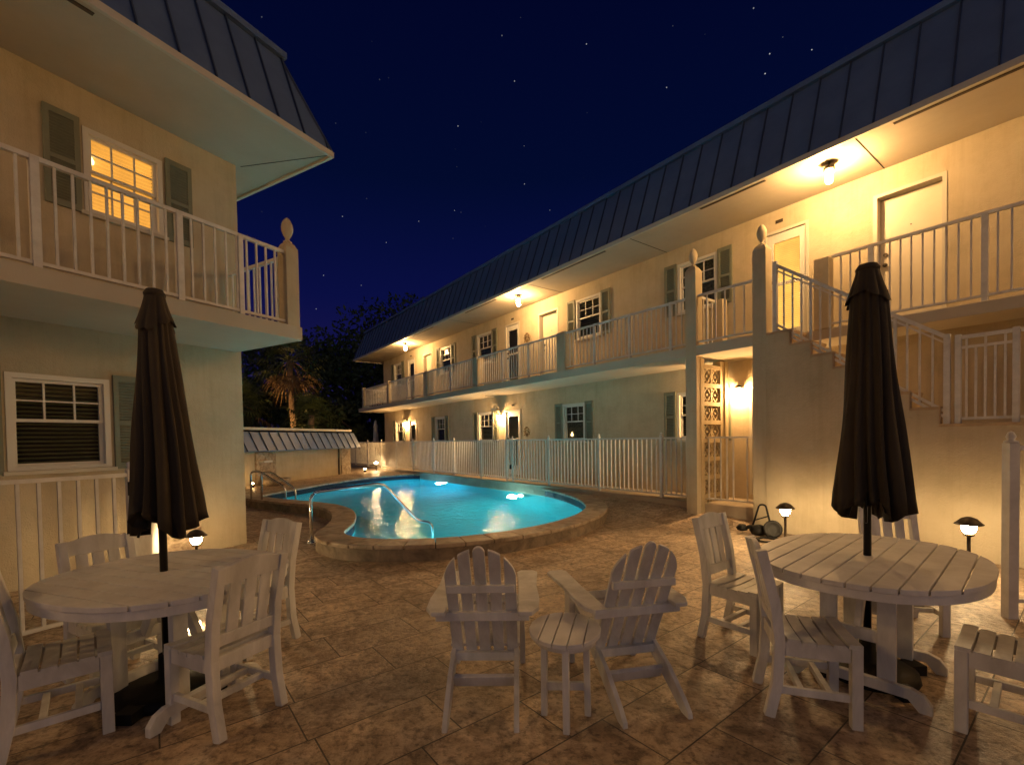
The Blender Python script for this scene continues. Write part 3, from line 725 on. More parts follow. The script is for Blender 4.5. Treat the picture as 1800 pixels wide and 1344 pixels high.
# inner faces must face the water
water = MB(); water.add([(p.x,p.y,ZW) for p in (TILE if area > 0 else TILE[::-1])], [list(range(n))])
wo = water.build('pool_water', M['water'], None, recalc=False); wo['kind'] = 'structure'
sA = [(-3.55,9.48),(-3.09,8.86),(-2.73,8.05),(-2.53,7.31),(-2.42,6.62),(-2.10,6.26),(-1.68,6.12),(-1.14,6.11)]
for k, (dd, zz) in enumerate(((.36,-.22),)):
    sB = [(a+dd*.95, c+dd*(.25+.75*i/7)) for i, (a, c) in enumerate(sA)]
    MB().prism([(a-.02,c-.02) for a, c in sA]+sB[::-1], -1.24, zz).build('pool_step', M['poolstep'], pool)
    e = [(a,c,zz+.004) for a, c in sB]; MB().strip(e, .02, .004).build('step_edge', M['stepedge'], pool)
def plamp(loc, pw, col, rad=.12, name='pool_light'):
    l = bpy.data.lights.new(name, 'POINT'); l.energy = pw; l.color = col; l.shadow_soft_size = rad
    o = bpy.data.objects.new(name+'_lamp', l); COL.objects.link(o); o.location = loc; o.parent = pool
plights = [(-2.45,16.75,-.30,(-.55,-.8)),(.22,12.6,-.25,(-.85,-.5)),(.40,7.02,-.22,(-.6,.8)),(-.55,6.32,-.22,(-.2,1)),(-1.95,6.36,-.20,(-.25,1))]  # last one is added under the near coping, unseen, to brighten far-left water
for k, (a, c, z, d) in enumerate(plights):
    dv = Vector((*d,0)).normalized(); rot = dv.to_track_quat('Z','Y').to_matrix().to_4x4()
    m_ = Matrix.Translation(Vector((a,c,z))-dv*0) @ rot
    MB().lathe([(.13,-.06),(.14,-.01),(.11,0)],16,mat=m_).build('light_niche', M['trim'], pool)
    MB().lathe([(.105,.001),(.09,.02),(.002,.03)],16,mat=m_).build('light_lens', M['poolbulb'], pool)
    plamp(Vector((a,c,z))+dv*.28, (150,175,100,115,120)[k], ((.45,.72,1),(.7,1,.95),(.5,1,.95),(.5,1,.95),(.4,.8,1))[k])
# pool rails
def arc_pts(pts, r=.12, k=5):
    P = [Vector(p) for p in pts]; o = [P[0]]
    for i in range(1, len(P)-1):
        a = (P[i-1]-P[i]); c = (P[i+1]-P[i]); q = min(r, a.length*.45, c.length*.45); a = P[i]+a.normalized()*q; c = P[i]+c.normalized()*q
        for t in range(k+1):
            s_ = t/k; o.append(a*(1-s_)**2+P[i]*2*s_*(1-s_)+c*s_*s_)
    return o+[P[-1]]
t = thing('pool_handrail', 'bent stainless handrail leading down into the pool beside the near steps', 'handrail', (0,0,0))
main = [(-2.585,5.91,.19),(-2.585,5.91,.86),(-1.80,6.42,.92),(-1.42,6.88,.30),(-1.21,6.90,.27),(-1.215,6.90,-.5)]
MB().tube(arc_pts(main,.13),.021,10).build('rail', M['steel'], t)
MB().tube(arc_pts([(-2.64,6.03,.19),(-2.64,6.03,.80),(-2.50,5.99,.87),(-1.80,6.43,.88)],.08),.017,10).build('rail', M['steel'], t)
MB().lathe([(.055,ZC),(.055,ZC+.015),(.03,ZC+.025)],12,(-2.585,5.91,0)).lathe([(.05,ZC),(.05,ZC+.015),(.03,ZC+.025)],12,(-2.64,6.03,0)).build('base_flange', M['steel'], t)
t = thing('pool_ladder', 'pair of looped stainless ladder rails at the left tip of the pool', 'ladder', (0,0,0))
for a, c in (((-6.12,10.83),(-5.33,10.87)),((-5.72,10.55),(-4.98,10.62))):
    MB().tube(arc_pts([(a[0],a[1],.1),(a[0],a[1],.83),(a[0]+.20,a[1]+.02,.84),(c[0],c[1],.44),(c[0]+.01,c[1]+.02,-.7)],.13),.022,10).build('rail', M['steel'], t)
b = MB()
for z in (-.15,-.42): b.bar((-5.33,10.88,z),(-4.98,10.63,z),.07,.03)
b.build('ladder_step', M['steel'], t)

# ------------------------------------------------------------------ ground
b = MB(); G = .2; X0, X1, Y0, Y1 = -15, 13, -6, 30
nx, ny = int((X1-X0)/G), int((Y1-Y0)/G); vid = {}
for i in range(nx):
    for j in range(ny):
        cx, cy = X0+(i+.5)*G, Y0+(j+.5)*G
        if -7 < cx < 2.5 and 5 < cy < 19 and inside(MID, cx, cy): continue
        f = []
        for a, c in ((i,j),(i+1,j),(i+1,j+1),(i,j+1)):
            if (a,c) not in vid: vid[(a,c)] = len(b.v); b.v.append(Vector((X0+a*G, Y0+c*G, gz(X0+a*G, Y0+c*G))))
            f.append(vid[(a,c)])
        b.f.append(f); b.sm.append(True)
tag(b.build('patio', M['paver'], None, recalc=False), kind='structure')
tag(MB().quad((-400,-400,-1.6),(400,-400,-1.6),(400,400,-1.6),(-400,400,-1.6)).build('ground', M['lawn'], None, recalc=False), kind='structure')
tag(MB().box(-45,-7.0,30.02,90,-1.6,.12).box(-60,-15.02,-20,30.01,-1.6,.12).box(-6.98,60,30.02,90,-1.6,.12).build('lawn', M['lawn']), kind='structure')
tag(MB().box(x(26),x(3.66),7.74,8.795,-.05,.29).build('walkway', M['walk'], None, (0,0,0), ROT_R, bevel=.015), kind='structure')

# ------------------------------------------------------------------ fences
def fence(label, frame, pts, posts, zt, spacing=.115, gap=.07, h=1.19, mat='rail'):
    t = thing('pool_fence', label, 'fence', (0,0,0), frame)
    for i in range(len(pts)-1):
        a, c = Vector(pts[i]), Vector(pts[i+1])
        railing(t, a, c, h, spacing, gap, 'fence_panel', (.036,.032), .022)
    for p in posts:
        b = MB().box(-.026,.026,-.026,.026,-.03,h+.02); b.lathe([(.034,h+.02),(.034,h+.035),(.016,h+.042),(.026,h+.065),(.018,h+.09),(.002,h+.096)],10)
        b.build('post', M[mat], t, p)
    return t
zf = .292
up_ = [26,24.2,22.4,20.6,18.9,17.2,15.4,13.9,12.2,10.85,10.55,9.0,7.27,5.62,4.05,3.66]
pf = fence('long white picket pool fence in front of the long wing', ROT_R, [(x(u),7.86,zf) for u in up_], [(x(u),7.86,zf) for u in up_[:-2]], zf)
MB().box(-.03,.03,-.05,-.022,.35,.47).build('gate_latch', M['black'], pf, (x(10.62),7.86,zf))
fl = fence('white picket fence under the corner balcony beside the left table', ROT_L, [(-3,4.95,.04),(1.95,4.95,.04),(2.95,6.70,.04)], [(-3,4.95,.04),(1.95,4.95,.04)], 0, .118, .05, 1.22)
MB().box(-.03,.03,-.06,-.027,1.02,1.14).build('gate_latch', M['black'], fl, (1.95,4.95,.04))
fr = thing('pool_fence', 'white picket fence end post and panel at the right edge of the patio', 'fence', (3.97,3.69,0), R_(-8))
b = MB().box(-.035,.035,-.035,.035,-.02,1.40); b.lathe([(.044,1.40),(.044,1.415),(.022,1.425),(.032,1.45),(.018,1.485),(.002,1.495)],10); b.build('post', M['rail'], fr)
railing(fr, (.05,0,.02), (3.2,0,.02), 1.36, .118, .12, 'fence_panel', (.04,.035), .03)

# ------------------------------------------------------------------ garden wall with little mansard roof
wd_ = Vector((.2413,.9705,0)); wa = Vector((-7.62,15.48,0)); wn = Vector((-wd_.y, wd_.x, 0))
ROT_W = math.atan2(wd_.y, wd_.x)
gw = thing('garden_wall', 'low tan garden wall under a small standing seam metal roof behind the pool', 'wall', wa, ROT_W)
MB().box(-6,3.17,0,.45,-.1,1.30).build('wall', M['stucco'], gw)
MB().box(3.172,3.80,-.03,.48,-.1,1.32).build('stone_end_pillar', M['stone'], gw, bevel=.02)
b = MB(); P = [(-.36,1.235),(-.36,1.265),(-.04,1.84),(.45,1.90),(.80,1.265),(.80,1.235)]
b.prism(P, -6, 4.05, 'x'); rf = b.build('roof', M['roof'], gw)
b = MB(); k = -5.9
while k < 4.0:
    b.bar((k,-.375,1.26),(k,-.055,1.845),.018,.04,(0,-.87,.49)); k += .40
b.build('seam_ribs', M['seam'], rf)
MB().box(-6,3.85,-.07,.50,1.905,1.985).build('ridge_cap', M['trim'], rf)
t = MB().box(2.98,3.04,-.05,-.002,.15,1.23).build('downpipe', M['bronze'], gw)
ft = thing('wall_fountain', 'stone wall fountain panel with a white spout over a round basin', 'fountain', wa+wd_*-.85+Vector((0,0,.19)), ROT_W)
MB().box(-.40,.42,-.07,-.002,-.02,1.02).build('stone_panel', M['stone'], ft, bevel=.015)
MB().box(-.30,.05,-.26,-.072,.70,.76).build('spout', M['frame'], ft, bevel=.01)
b = MB(); b.lathe([(.36,0),(.42,.10),(.43,.20),(.38,.21),(.36,.15),(.30,.10)],20,(-.15,-.55,0)); b.build('basin', M['stone'], ft)
t = thing('uplight', 'small bright uplight beside the wall fountain basin', 'spotlight', wa+wd_*-1.75+wn*-.35+Vector((0,0,.19)))
MB().lathe([(.05,0),(.06,.08),(.05,.10)],10).build('housing', M['bronze'], t)
MB().lathe([(.045,.101),(.05,.13),(.002,.14)],10).build('lens', M['uplightbulb'], t)

# ------------------------------------------------------------------ dining chairs
def dining_chair(loc, rotz, label):
    t = thing('dining_chair', label, 'chair', loc, rotz, 'white slat dining chairs around the oval tables')
    W, D, Hs = .178, .172, .435
    for s in (-1,1):
        b = MB(); b.bar((s*W,D,0),(s*W,D,Hs-.022),.05,.05,(0,1,0)); b.build('leg', M['chairw'], t, bevel=.004)
        b = MB(); b.strip([(s*W,-D-.05,0),(s*W,-D-.012,.18),(s*W,-D,.40),(s*W,-D-.02,.60),(s*W,-D-.085,.885)],.046,.052,(0,-1,.15)); b.build('leg', M['chairw'], t, bevel=.004)
    b = MB()
    for s in (-1,1): b.box(s*W-.017,s*W+.017,-D+.026,D-.026,Hs-.10,Hs-.022)
    b.box(-W+.02,W-.02,D-.018,D+.016,Hs-.095,Hs-.022); b.box(-W+.02,W-.02,-D-.016,-D+.018,Hs-.095,Hs-.022)
    b.build('seat_frame', M['chairw'], t, bevel=.004)
    b = MB(); k = 5; y0, y1 = -D+.03, D+.03; g = .010; pw = (y1-y0)/k
    for i in range(k):
        ya, yb = y0+i*pw+g/2, y0+(i+1)*pw-g/2
        dz = lambda q: -.016*math.sin(PI*min(1,max(0,(q-y0)/(y1-y0)*1.05)))
        pts = []
        for q in (-1,-.5,0,.5,1):
            pts.append((q*(W+.022), dz((ya+yb)/2)-.008*(1-q*q)))
        for a, c in zip(pts[:-1], pts[1:]):
            b.add([(a[0],ya,Hs-.022+a[1]),(c[0],ya,Hs-.022+c[1]),(c[0],yb,Hs-.022+c[1]),(a[0],yb,Hs-.022+a[1]),(a[0],ya,Hs+a[1]),(c[0],ya,Hs+c[1]),(c[0],yb,Hs+c[1]),(a[0],yb,Hs+a[1])],
                  [(0,3,2,1),(4,5,6,7),(0,1,5,4),(2,3,7,6)]+([(3,0,4,7)] if a is pts[0] else [])+([(1,2,6,5)] if c is pts[-1] else []))
    b.build('seat', M['chairw'], t)
    # backrest in its leaning plane
    A = Vector((0,-D-.004,.445)); B = Vector((0,-D-.090,.905)); ax = (B-A).normalized(); L = (B-A).length
    nrm = Vector((1,0,0)).cross(ax); mat = Matrix((Vector((1,0,0)), nrm, ax)).transposed().to_4x4(); mat.translation = A
    b = MB(); w2 = W-.023
    top = [(-w2,L-.115),(w2,L-.115)]
    arc = []
    for q in range(13):
        xx = w2-2*w2*q/12; arc.append((xx, L-.03+.032*math.cos(xx/w2*PI/2)*1.0 if abs(xx) < w2*.72 else L-.022+.004*(1-abs(xx)/w2)))
    b.prism(top+arc, -.013, .013, 'y', mat)
    b.box(-w2,w2,-.013,.013,.02,.085,mat)
    for s in (-.085,0,.085): b.box(s-.031,s+.031,-.008,.008,.086,L-.116,mat)
    b.build('backrest', M['chairw'], t, bevel=.003)
    for s in (-1,1): MB().bar((s*W,-D-.0,.15),(s*W,D-.026,.15),.024,.04).build('stretcher', M['chairw'], t, bevel=.003)
    MB().bar((-W+.012,.06,.15),(W-.012,.06,.15),.03,.034).build('stretcher', M['chairw'], t, bevel=.003)
    MB().bar((-W+.012,-.07,.15),(W-.012,-.07,.15),.03,.034).build('stretcher', M['chairw'], t, bevel=.003)
    return t
def fr(d): return math.atan2(d[1], d[0]) - PI/2
ch = dining_chair((-1.62,2.56,0), fr((-.9,.42)), 'weathered white dining chair seen from behind in front of the left oval table')
dup(ch, (-2.39,2.42,0), fr((.74,.68)), 'weathered white dining chair cut by the left photo edge, its slatted seat visible')
dup(ch, (-2.575,2.98,0), fr((.88,-.47)), 'weathered white dining chair between the left oval table and the corner fence')
dup(ch, (-1.94,3.42,0), fr((-.45,-.89)), 'weathered white dining chair at the pool end of the left oval table')
dup(ch, (1.62,2.55,0), fr((.95,-.32)), 'weathered white dining chair with its whole seat in view, near the right table')
dup(ch, (1.67,3.37,0), fr((.60,-.80)), 'weathered white dining chair at the pool end of the right oval table')
dup(ch, (3.02,3.58,0), fr((-.25,-.97)), 'weathered white dining chair half hidden behind the right oval table and umbrella')
dup(ch, (2.475,2.28,0), fr((-.66,.76)), 'weathered white dining chair cut by the right photo edge, only seat and legs in view')

# ------------------------------------------------------------------ oval tables
def oval_table(loc, ang, a, c, label):
    t = thing('oval_table', label, 'table', loc, ang, 'oval slatted patio tables')
    zt = .74; b = MB(); k = 11; pw = 2*c/k; g = .0085
    def hx(v): return a*(max(0, 1-abs(v/c)**2.25))**(1/2.25)
    for i in range(k):
        va, vb = -c+i*pw+g/2, -c+(i+1)*pw-g/2
        ed = [va+(vb-va)*q/4 for q in range(5)]
        poly = [(-hx(v), v) for v in ed] + [(hx(v), v) for v in ed[::-1]]
        if i in (0, k-1): poly = [p for q, p in enumerate(poly) if q == 0 or (Vector(p)-Vector(poly[q-1])).length > 1e-4]
        # hole for the umbrella pole stays under the pole itself
        b.prism(poly, zt-.028, zt)
    b.build('tabletop', M['tablew'], t, bevel=.003)
    b = MB(); N = 64
    for sc, z0, z1 in ((.985, zt-.075, zt-.0285),):
        P0 = []; P1 = []
        for q in range(N):
            th = 2*PI*q/N; ct, s_ = math.cos(th), math.sin(th)
            e = 2/2.25; px, py = a*sc*math.copysign(abs(ct)**e, ct), c*sc*math.copysign(abs(s_)**e, s_)
            P0.append((px,py)); P1.append((px*.955,py*.955))
        for q in range(N):
            r = (q+1) % N
            v = [(*P0[q],z0),(*P0[r],z0),(*P1[r],z0),(*P1[q],z0),(*P0[q],z1),(*P0[r],z1),(*P1[r],z1),(*P1[q],z1)]
            b.add(v, [(0,3,2,1),(4,5,6,7),(0,1,5,4),(2,3,7,6)])
    b.build('rim', M['tablew'], t)
    for s in (-1,1):
        X = s*.26
        for q in (-1,1):
            MB().bar((X,q*.14,.055),(X,q*.14,zt-.065),.04,.085,(0,1,0)).build('leg', M['chairw'], t, bevel=.004)
        b = MB(); h = .34
        foot = [(-h,0),(-h+.055,.0),(-h+.10,.055),(h-.10,.055),(h-.055,0),(h,0),(h,.05),(h-.035,.095),(h-.085,.115),(-h+.085,.115),(-h+.035,.095),(-h,.05)]
        b.prism(foot, X+s*.021, X+s*.06, 'x'); b.build('foot', M['chairw'], t, bevel=.004)
        MB().box(X+s*.021-(.0 if s>0 else .04),X+s*.021+(.04 if s>0 else 0),-.40,.40,zt-.11,zt-.029).build('cross_beam', M['chairw'], t, bevel=.004)
        b = MB(); b.strip([(X-s*.02,0+q_*.0,.30) if False else (X-s*(.02+.24*w_), 0.0, .34+.30*math.sin(w_*PI/2)) for q_ in (0,) for w_ in (0,.25,.5,.75,1)], .035, .06)
        b.build('brace', M['chairw'], t, bevel=.003)
        MB().box(X-.015,X+.015,-.12,.12,.30,.37).build('cross_bar', M['chairw'], t, bevel=.003)
    return t
oval_table((2.20,2.87,0), math.atan2(.66,.75), .735, .565, 'weathered white oval slatted table on the right, umbrella through its middle')
oval_table((-2.06,2.76,0), math.atan2(-.33,.94), .655, .575, 'weathered white oval slatted table on the left, next to the corner fence')

# ------------------------------------------------------------------ umbrellas
def umbrella(loc, z_bot, z_vent, z_top, rb, rv, tilt, label, seed):
    rnd = random.Random(seed)
    t = thing('patio_umbrella', label, 'umbrella', loc, 0, 'closed dark patio umbrellas through the tables')
    MB().tube([(0,0,.1),(0,0,z_top-.06)],.021,12).build('pole', M['blackm'], t)
    N = 72; nf = 8
    ph = [rnd.uniform(0,2*PI) for _ in range(6)]
    fold = [rnd.uniform(.55,1.25) for _ in range(nf)]; hang = [rnd.uniform(-.06,.07) for _ in range(nf)]
    def rad(th, k):   # k 0 top .. 1 bottom
        q = (th/(2*PI)*nf) % nf; i = int(q); fr_ = q-i
        w0 = fold[i]; w1 = fold[(i+1) % nf]
        cusp = abs(math.sin(PI*fr_*(2 if i % 3 else 1)))**.8
        deep = (.22+.42*k)
        return (1-deep*(1-cusp)*.9)*(1+.10*k*math.sin(th*2+ph[0])+.05*math.sin(th*5+ph[1]))*(1-.13*k*(1-((w0*(1-fr_)+w1*fr_))))
    b = MB(); rows = 16; v = []
    for r in range(rows):
        k = r/(rows-1); base = rv*.80+(rb-rv*.80)*(k**1.15)
        for q in range(N):
            th = 2*PI*q/N; qf = (th/(2*PI)*nf) % nf; i = int(qf); h_ = hang[i]*(1-abs(2*(qf-i)-1))
            z = (z_vent+.03)-(z_vent+.03-z_bot)*k
            if r == rows-1: z += h_ + .05*math.sin(th*3+ph[2]) - .02*math.cos(PI*2*(qf-i))
            if r == rows-2: z += h_*.4
            rr = base*rad(th, k)*(1+.03*math.sin(9*k+th*3+ph[3])+.022*math.sin(13*th+5*k+ph[4])*(.4+k))
            tw = th+.25*k*math.sin(ph[4]+k*2)
            v.append((rr*math.cos(tw)+tilt*k*.10, rr*math.sin(tw), z))
    f = [(r*N+q, r*N+(q+1)%N, (r+1)*N+(q+1)%N, (r+1)*N+q) for r in range(rows-1) for q in range(N)]
    # inner underside pulled back to the pole
    o = len(v); 
    for q in range(N):
        th = 2*PI*q/N; v.append((.05*math.cos(th), .05*math.sin(th), z_bot+.16))
    f += [((rows-1)*N+q, (rows-1)*N+(q+1)%N, o+(q+1)%N, o+q) for q in range(N)]
    b.add(v, f, None, True); b.build('canopy', M['canvas'], t)
    b = MB(); v = []; rows = 8
    for r in range(rows):
        k = r/(rows-1); base = rv*(.42+.16*k+.42*k*k) if k < 1 else rv
        base = rv*(.50+.50*k**1.3)
        for q in range(N):
            th = 2*PI*q/N
            z = z_top-.03-(z_top-.03-z_vent)*k - (.022*abs(math.sin(th*nf/2)) - .03*math.sin(th*2+ph[5]))*(k**3)
            rr = base*(1-.16*(.3+k)*(1-abs(math.sin(th*nf/2))**.6))
            v.append((rr*math.cos(th), rr*math.sin(th), z))
    f = [(r*N+q, r*N+(q+1)%N, (r+1)*N+(q+1)%N, (r+1)*N+q) for r in range(rows-1) for q in range(N)]
    b.add(v, f, None, True); 
    b.lathe([(rv*.52,z_top-.035),(rv*.54,z_top-.02),(rv*.40,z_top+.005),(rv*.10,z_top+.015)],16)
    b.build('vent_cap', M['canvas'], t)
    b = MB()
    for q in range(nf):
        th = 2*PI*(q+.1)/nf; b.tube([(.03*math.cos(th),.03*math.sin(th),z_bot+.25),((rb*.62)*math.cos(th),(rb*.62)*math.sin(th),z_bot-.0-.03*(q%3))],.007,6)
    b.build('rib', M['blackm'], t)
    b = MB(); b.lathe([(.25,0),(.26,.015),(.25,.055),(.20,.07),(.07,.08),(.045,.10),(.042,.24)],24); b.box(-.33,.33,-.05,.05,0,.06); b.box(-.05,.05,-.33,.33,0,.058)
    b.build('base', M['black'], t)
    return t
umbrella((2.20,2.87,0), 1.02, 2.33, 2.525, .208, .118, .4, 'closed dark brown patio umbrella standing through the right oval table', 3)
umbrella((-2.11,2.78,0), 1.02, 2.21, 2.415, .190, .104, .25, 'closed dark brown patio umbrella standing through the left oval table', 8)
t = thing('patio_umbrella', 'distant closed white umbrella beyond the pool fence at the far building corner', 'umbrella', (-7.5,25.6,.1))
MB().tube([(0,0,0),(0,0,2.45)],.025,8).build('pole', M['blackm'], t)
MB().lathe([(.14,1.05),(.17,1.2),(.14,1.7),(.11,2.1),(.13,2.2),(.05,2.5),(.01,2.55)],10).build('canopy', M['whitecanvas'], t)

# ------------------------------------------------------------------ adirondack chairs
def adirondack(loc, rotz, label):
    t = thing('adirondack_chair', label, 'chair', loc, rotz, 'white adirondack chairs side by side')
    X = .185
    for s in (-1,1):      # side stringers: rear foot on the floor, seat edge in front
        P = [(-.035,0),(.035,0),(.10,.035),(.30,.145),(.62,.295),(.80,.335),(.83,.36),(.80,.40),(.70,.405),(.42,.30),(.18,.19),(.03,.085),(-.03,.03)]
        MB().prism(P, s*X-.014, s*X+.014, 'x').build('leg', M['chairw'], t, bevel=.004)
        MB().box(s*(X+.034)-.018,s*(X+.034)+.018,.70,.80,0,.535).build('leg', M['chairw'], t, bevel=.004)
        # arm
        a = [(s*.20,.13),(s*.275,.13),(s*.315,.21),(s*.325,.36),(s*.315,.60),(s*.33,.90),(s*.30,.935),(s*.215,.935),(s*.19,.90),(s*.20,.55)]
        MB().prism(a, .537, .562).build('arm', M['chairw'], t, bevel=.005)
    b = MB()
    for i in range(6):
        ya = .36+i*.083; z = .245+ (ya-.30)*.30 + .03*math.sin((ya-.36)/.5*PI)*-1
        b.add([], []); b.bar((-X-.02,ya+.035,z+.028),(X+.02,ya+.035,z+.028),.074,.02,(0,-.28,.96))
    b.bar((-X-.02,.845,.385),(X+.02,.845,.385),.02,.07)
    b.build('seat', M['chairw'], t, bevel=.003)
    A = Vector((0,.385,.215)); Bq = Vector((0,.02,.945)); ax = (Bq-A).normalized(); L = (Bq-A).length
    nrm = Vector((1,0,0)).cross(ax); mat = Matrix((Vector((1,0,0)), nrm, ax)).transposed().to_4x4(); mat.translation = A
    b = MB(); pw = .0635; g = .0172; wd = 5*pw+4*g; top = {0:0,1:-.025,2:-.115}
    for i in range(5):
        xa = -wd/2+i*(pw+g); k = i-2; xb = xa+pw; tp = L
        arc = []
        for q in range(9):
            xx = xb-(xb-xa)*q/8
            if k == 0: zz = tp-.030+.030*math.sin(PI*q/8)**.6
            else:
                e = abs(xx)/(wd/2+.004); zz = tp-.015-.235*(1-math.sqrt(max(0,1-e**2.0)))*.95
            arc.append((xx, zz))
        b.prism([(xa,0),(xb,0)]+arc, -.009, .009, 'y', mat)
    b.build('backrest', M['chairw'], t, bevel=.003)
    b = MB()
    def at(zq): return A+ax*((zq-A.z)/ax.z)
    for zq, hw, hh, th in ((.705,.185,.042,.03),(.525,.262,.05,.036),(.235,.205,.05,.04)):
        c = at(zq)-nrm*-.0+Vector((0,-.028,-.01)); b.bar(c+Vector((-hw,0,0)),c+Vector((hw,0,0)),th,hh)
    b.build('back_rail', M['chairw'], t, bevel=.004)
    MB().bar((-X+.014,.245,.13),(X-.014,.245,.13),.026,.078,(0,-.45,.9)).build('rear_stretcher', M['chairw'], t, bevel=.004)
    return t
ad_ = adirondack((-.185,2.37,0), fr((.02,1)), 'weathered white adirondack chair facing the pool, straight on')
dup(ad_, (.735,2.42,0), fr((-.20,.98)), 'weathered white adirondack chair turned towards the small side table')
t = thing('side_table', 'small round white slatted side table between the adirondack chairs', 'table', (.27,2.485,0), R_(-14))
b = MB(); rx_, ry_ = .192, .222; k = 5; pw = 2*rx_/k
for i in range(k):
    va, vb = -rx_+i*pw+.003, -rx_+(i+1)*pw-.003; ed = [va+(vb-va)*q/6 for q in range(7)]
    hy = lambda v: ry_*math.sqrt(max(.004,1-(v/rx_)**2))
    b.prism([(v,-hy(v)) for v in ed]+[(v,hy(v)) for v in ed[::-1]], .455, .478)
b.build('tabletop', M['tablew'], t, bevel=.003)
LEG = [(-.105,-.085),(.035,-.165),(.105,.085),(-.035,.165)]
MB().lathe([(.155,.405),(.165,.41),(.165,.45),(.155,.454)],28).build('apron', M['chairw'], t)
for a, c in ((-.113,-.022),(.022,-.155),(.113,.022),(-.022,.155)):
    MB().bar((a*1.02,c*1.02,0),(a*.98,c*.98,.42),.034,.034,(0,1,0)).build('leg', M['chairw'], t, bevel=.004)
MB().bar((-.113,-.022,.16),(.113,.022,.16),.02,.045).build('stretcher', M['chairw'], t, bevel=.003)
MB().bar((.022,-.155,.205),(-.022,.155,.205),.02,.043).build('stretcher', M['chairw'], t, bevel=.003)

# ------------------------------------------------------------------ black pool cleaner beside the pier
pc = thing('pool_cleaner', 'black pool cleaner with a tall tube handle and wheel beside the pier', 'pool cleaner', PR(3.43,7.05), ROT_R)
MB().tube(arc_pts([(-.02,0,.10),(.08,.02,.46),(.17,.02,.46),(.26,.0,.12)],.06),.014,8).tube([(.02,.0,.22),(.21,.0,.30)],.010,6).build('handle', M['black'], pc)
b = MB(); b.lathe([(.03,-.03),(.09,-.028),(.10,-.04),(.125,-.03),(.125,.03),(.10,.04),(.09,.028),(.03,.03)],18,mat=Matrix.Translation((.30,-.05,.13)) @ Matrix.Rotation(R_(70),4,'X') @ Matrix.Rotation(R_(25),4,'Y')); b.build('wheel', M['black'], pc)
b = MB(); b.lathe([(.02,0),(.10,.02),(.13,.08),(.09,.14),(.02,.16)],12,(.08,0,0)); b.lathe([(.01,0),(.07,.02),(.085,.06),(.05,.10),(.01,.11)],12,(-.16,-.02,.03)); b.tube(arc_pts([(-.16,0,.07),(0,-.05,.13),(.14,-.02,.10),(.30,-.14,.03)],.08),.03,8); b.build('body', M['black'], pc)
b = MB(); hp = [(.34+.11*math.cos(q*.5)*(1+.02*q), -.30+.11*math.sin(q*.5)*(1+.03*q), .016+.004*(q%3)) for q in range(30)]; b.tube(hp,.012,6); b.build('hose', M['black'], pc)

# ------------------------------------------------------------------ wall ornaments
for P, lab in ((PR(10.95,NW,4.43),'small dried wreath hanging on the upper wall beside the lit storm door'),(PR(11.03,NW,1.62),'small dried wreath hanging on the ground floor wall beside the storm door')):
    rr = random.Random(5); b = MB()
    for q in range(60):
        th = rr.uniform(0,2*PI); r = rr.uniform(.05,.15); c = Vector((r*math.cos(th), -.03-rr.uniform(0,.04), .08+r*math.sin(th))); d = Vector((rr.uniform(-1,1),rr.uniform(-.4,.4),rr.uniform(-1,1))).normalized()*.045
        e = d.cross(Vector((0,1,0)))*.4; b.quad(c-d, c+e, c+d, c-e)
    tag(b.build('wreath', M['deadleaf'], None, P, ROT_R), lab, 'wreath')

# ------------------------------------------------------------------ trees
def leaf_cloud(b, c, rad, n, size, rr):
    for _ in range(n):
        d = Vector((rr.gauss(0,1),rr.gauss(0,1),rr.gauss(0,1))).normalized()*(rr.random()**.45)
        p = Vector((c[0]+d.x*rad[0], c[1]+d.y*rad[1], c[2]+d.z*rad[2]))
        a = Vector((rr.uniform(-1,1),rr.uniform(-1,1),rr.uniform(-1,1))).normalized(); e = a.cross(Vector((rr.uniform(-1,1),rr.uniform(-1,1),rr.uniform(-1,1)))).normalized(); s_ = size*rr.uniform(.6,1.4)
        b.quad(p-a*s_, p+e*s_*.45, p+a*s_, p-e*s_*.45)
def oak(loc, h, spread, label, seed, group='dark trees beyond the garden wall', lo=.35, dens=1.0):
    rr = random.Random(seed); t = thing('oak_tree', label, 'tree', loc, 0, group)
    b = MB(); b.tube([(0,0,-1.7),(.1,0,h*.25),(.25,.1,h*.5)],[.32,.25,.16],8)
    b2 = MB()
    for q in range(int(15*dens)):
        th = rr.uniform(0,2*PI); r = spread*rr.uniform(.1,1)**.7; z = h*rr.uniform(lo,.93)*(1-.18*(r/spread)**2)
        c = (r*math.cos(th), r*math.sin(th), z); b.tube([(.15,0,h*.3),(c[0]*.5,c[1]*.5,(z+h*.3)*.5),c],[.13,.08,.03],5)
        s_ = rr.uniform(.13,.22)*h; leaf_cloud(b2, c, (s_*1.25,s_*1.25,s_*.8), int(330), .20, rr)
    b.build('trunk', M['bark'], t); b2.build('crown', M['leaf'], t, recalc=False)
    return t
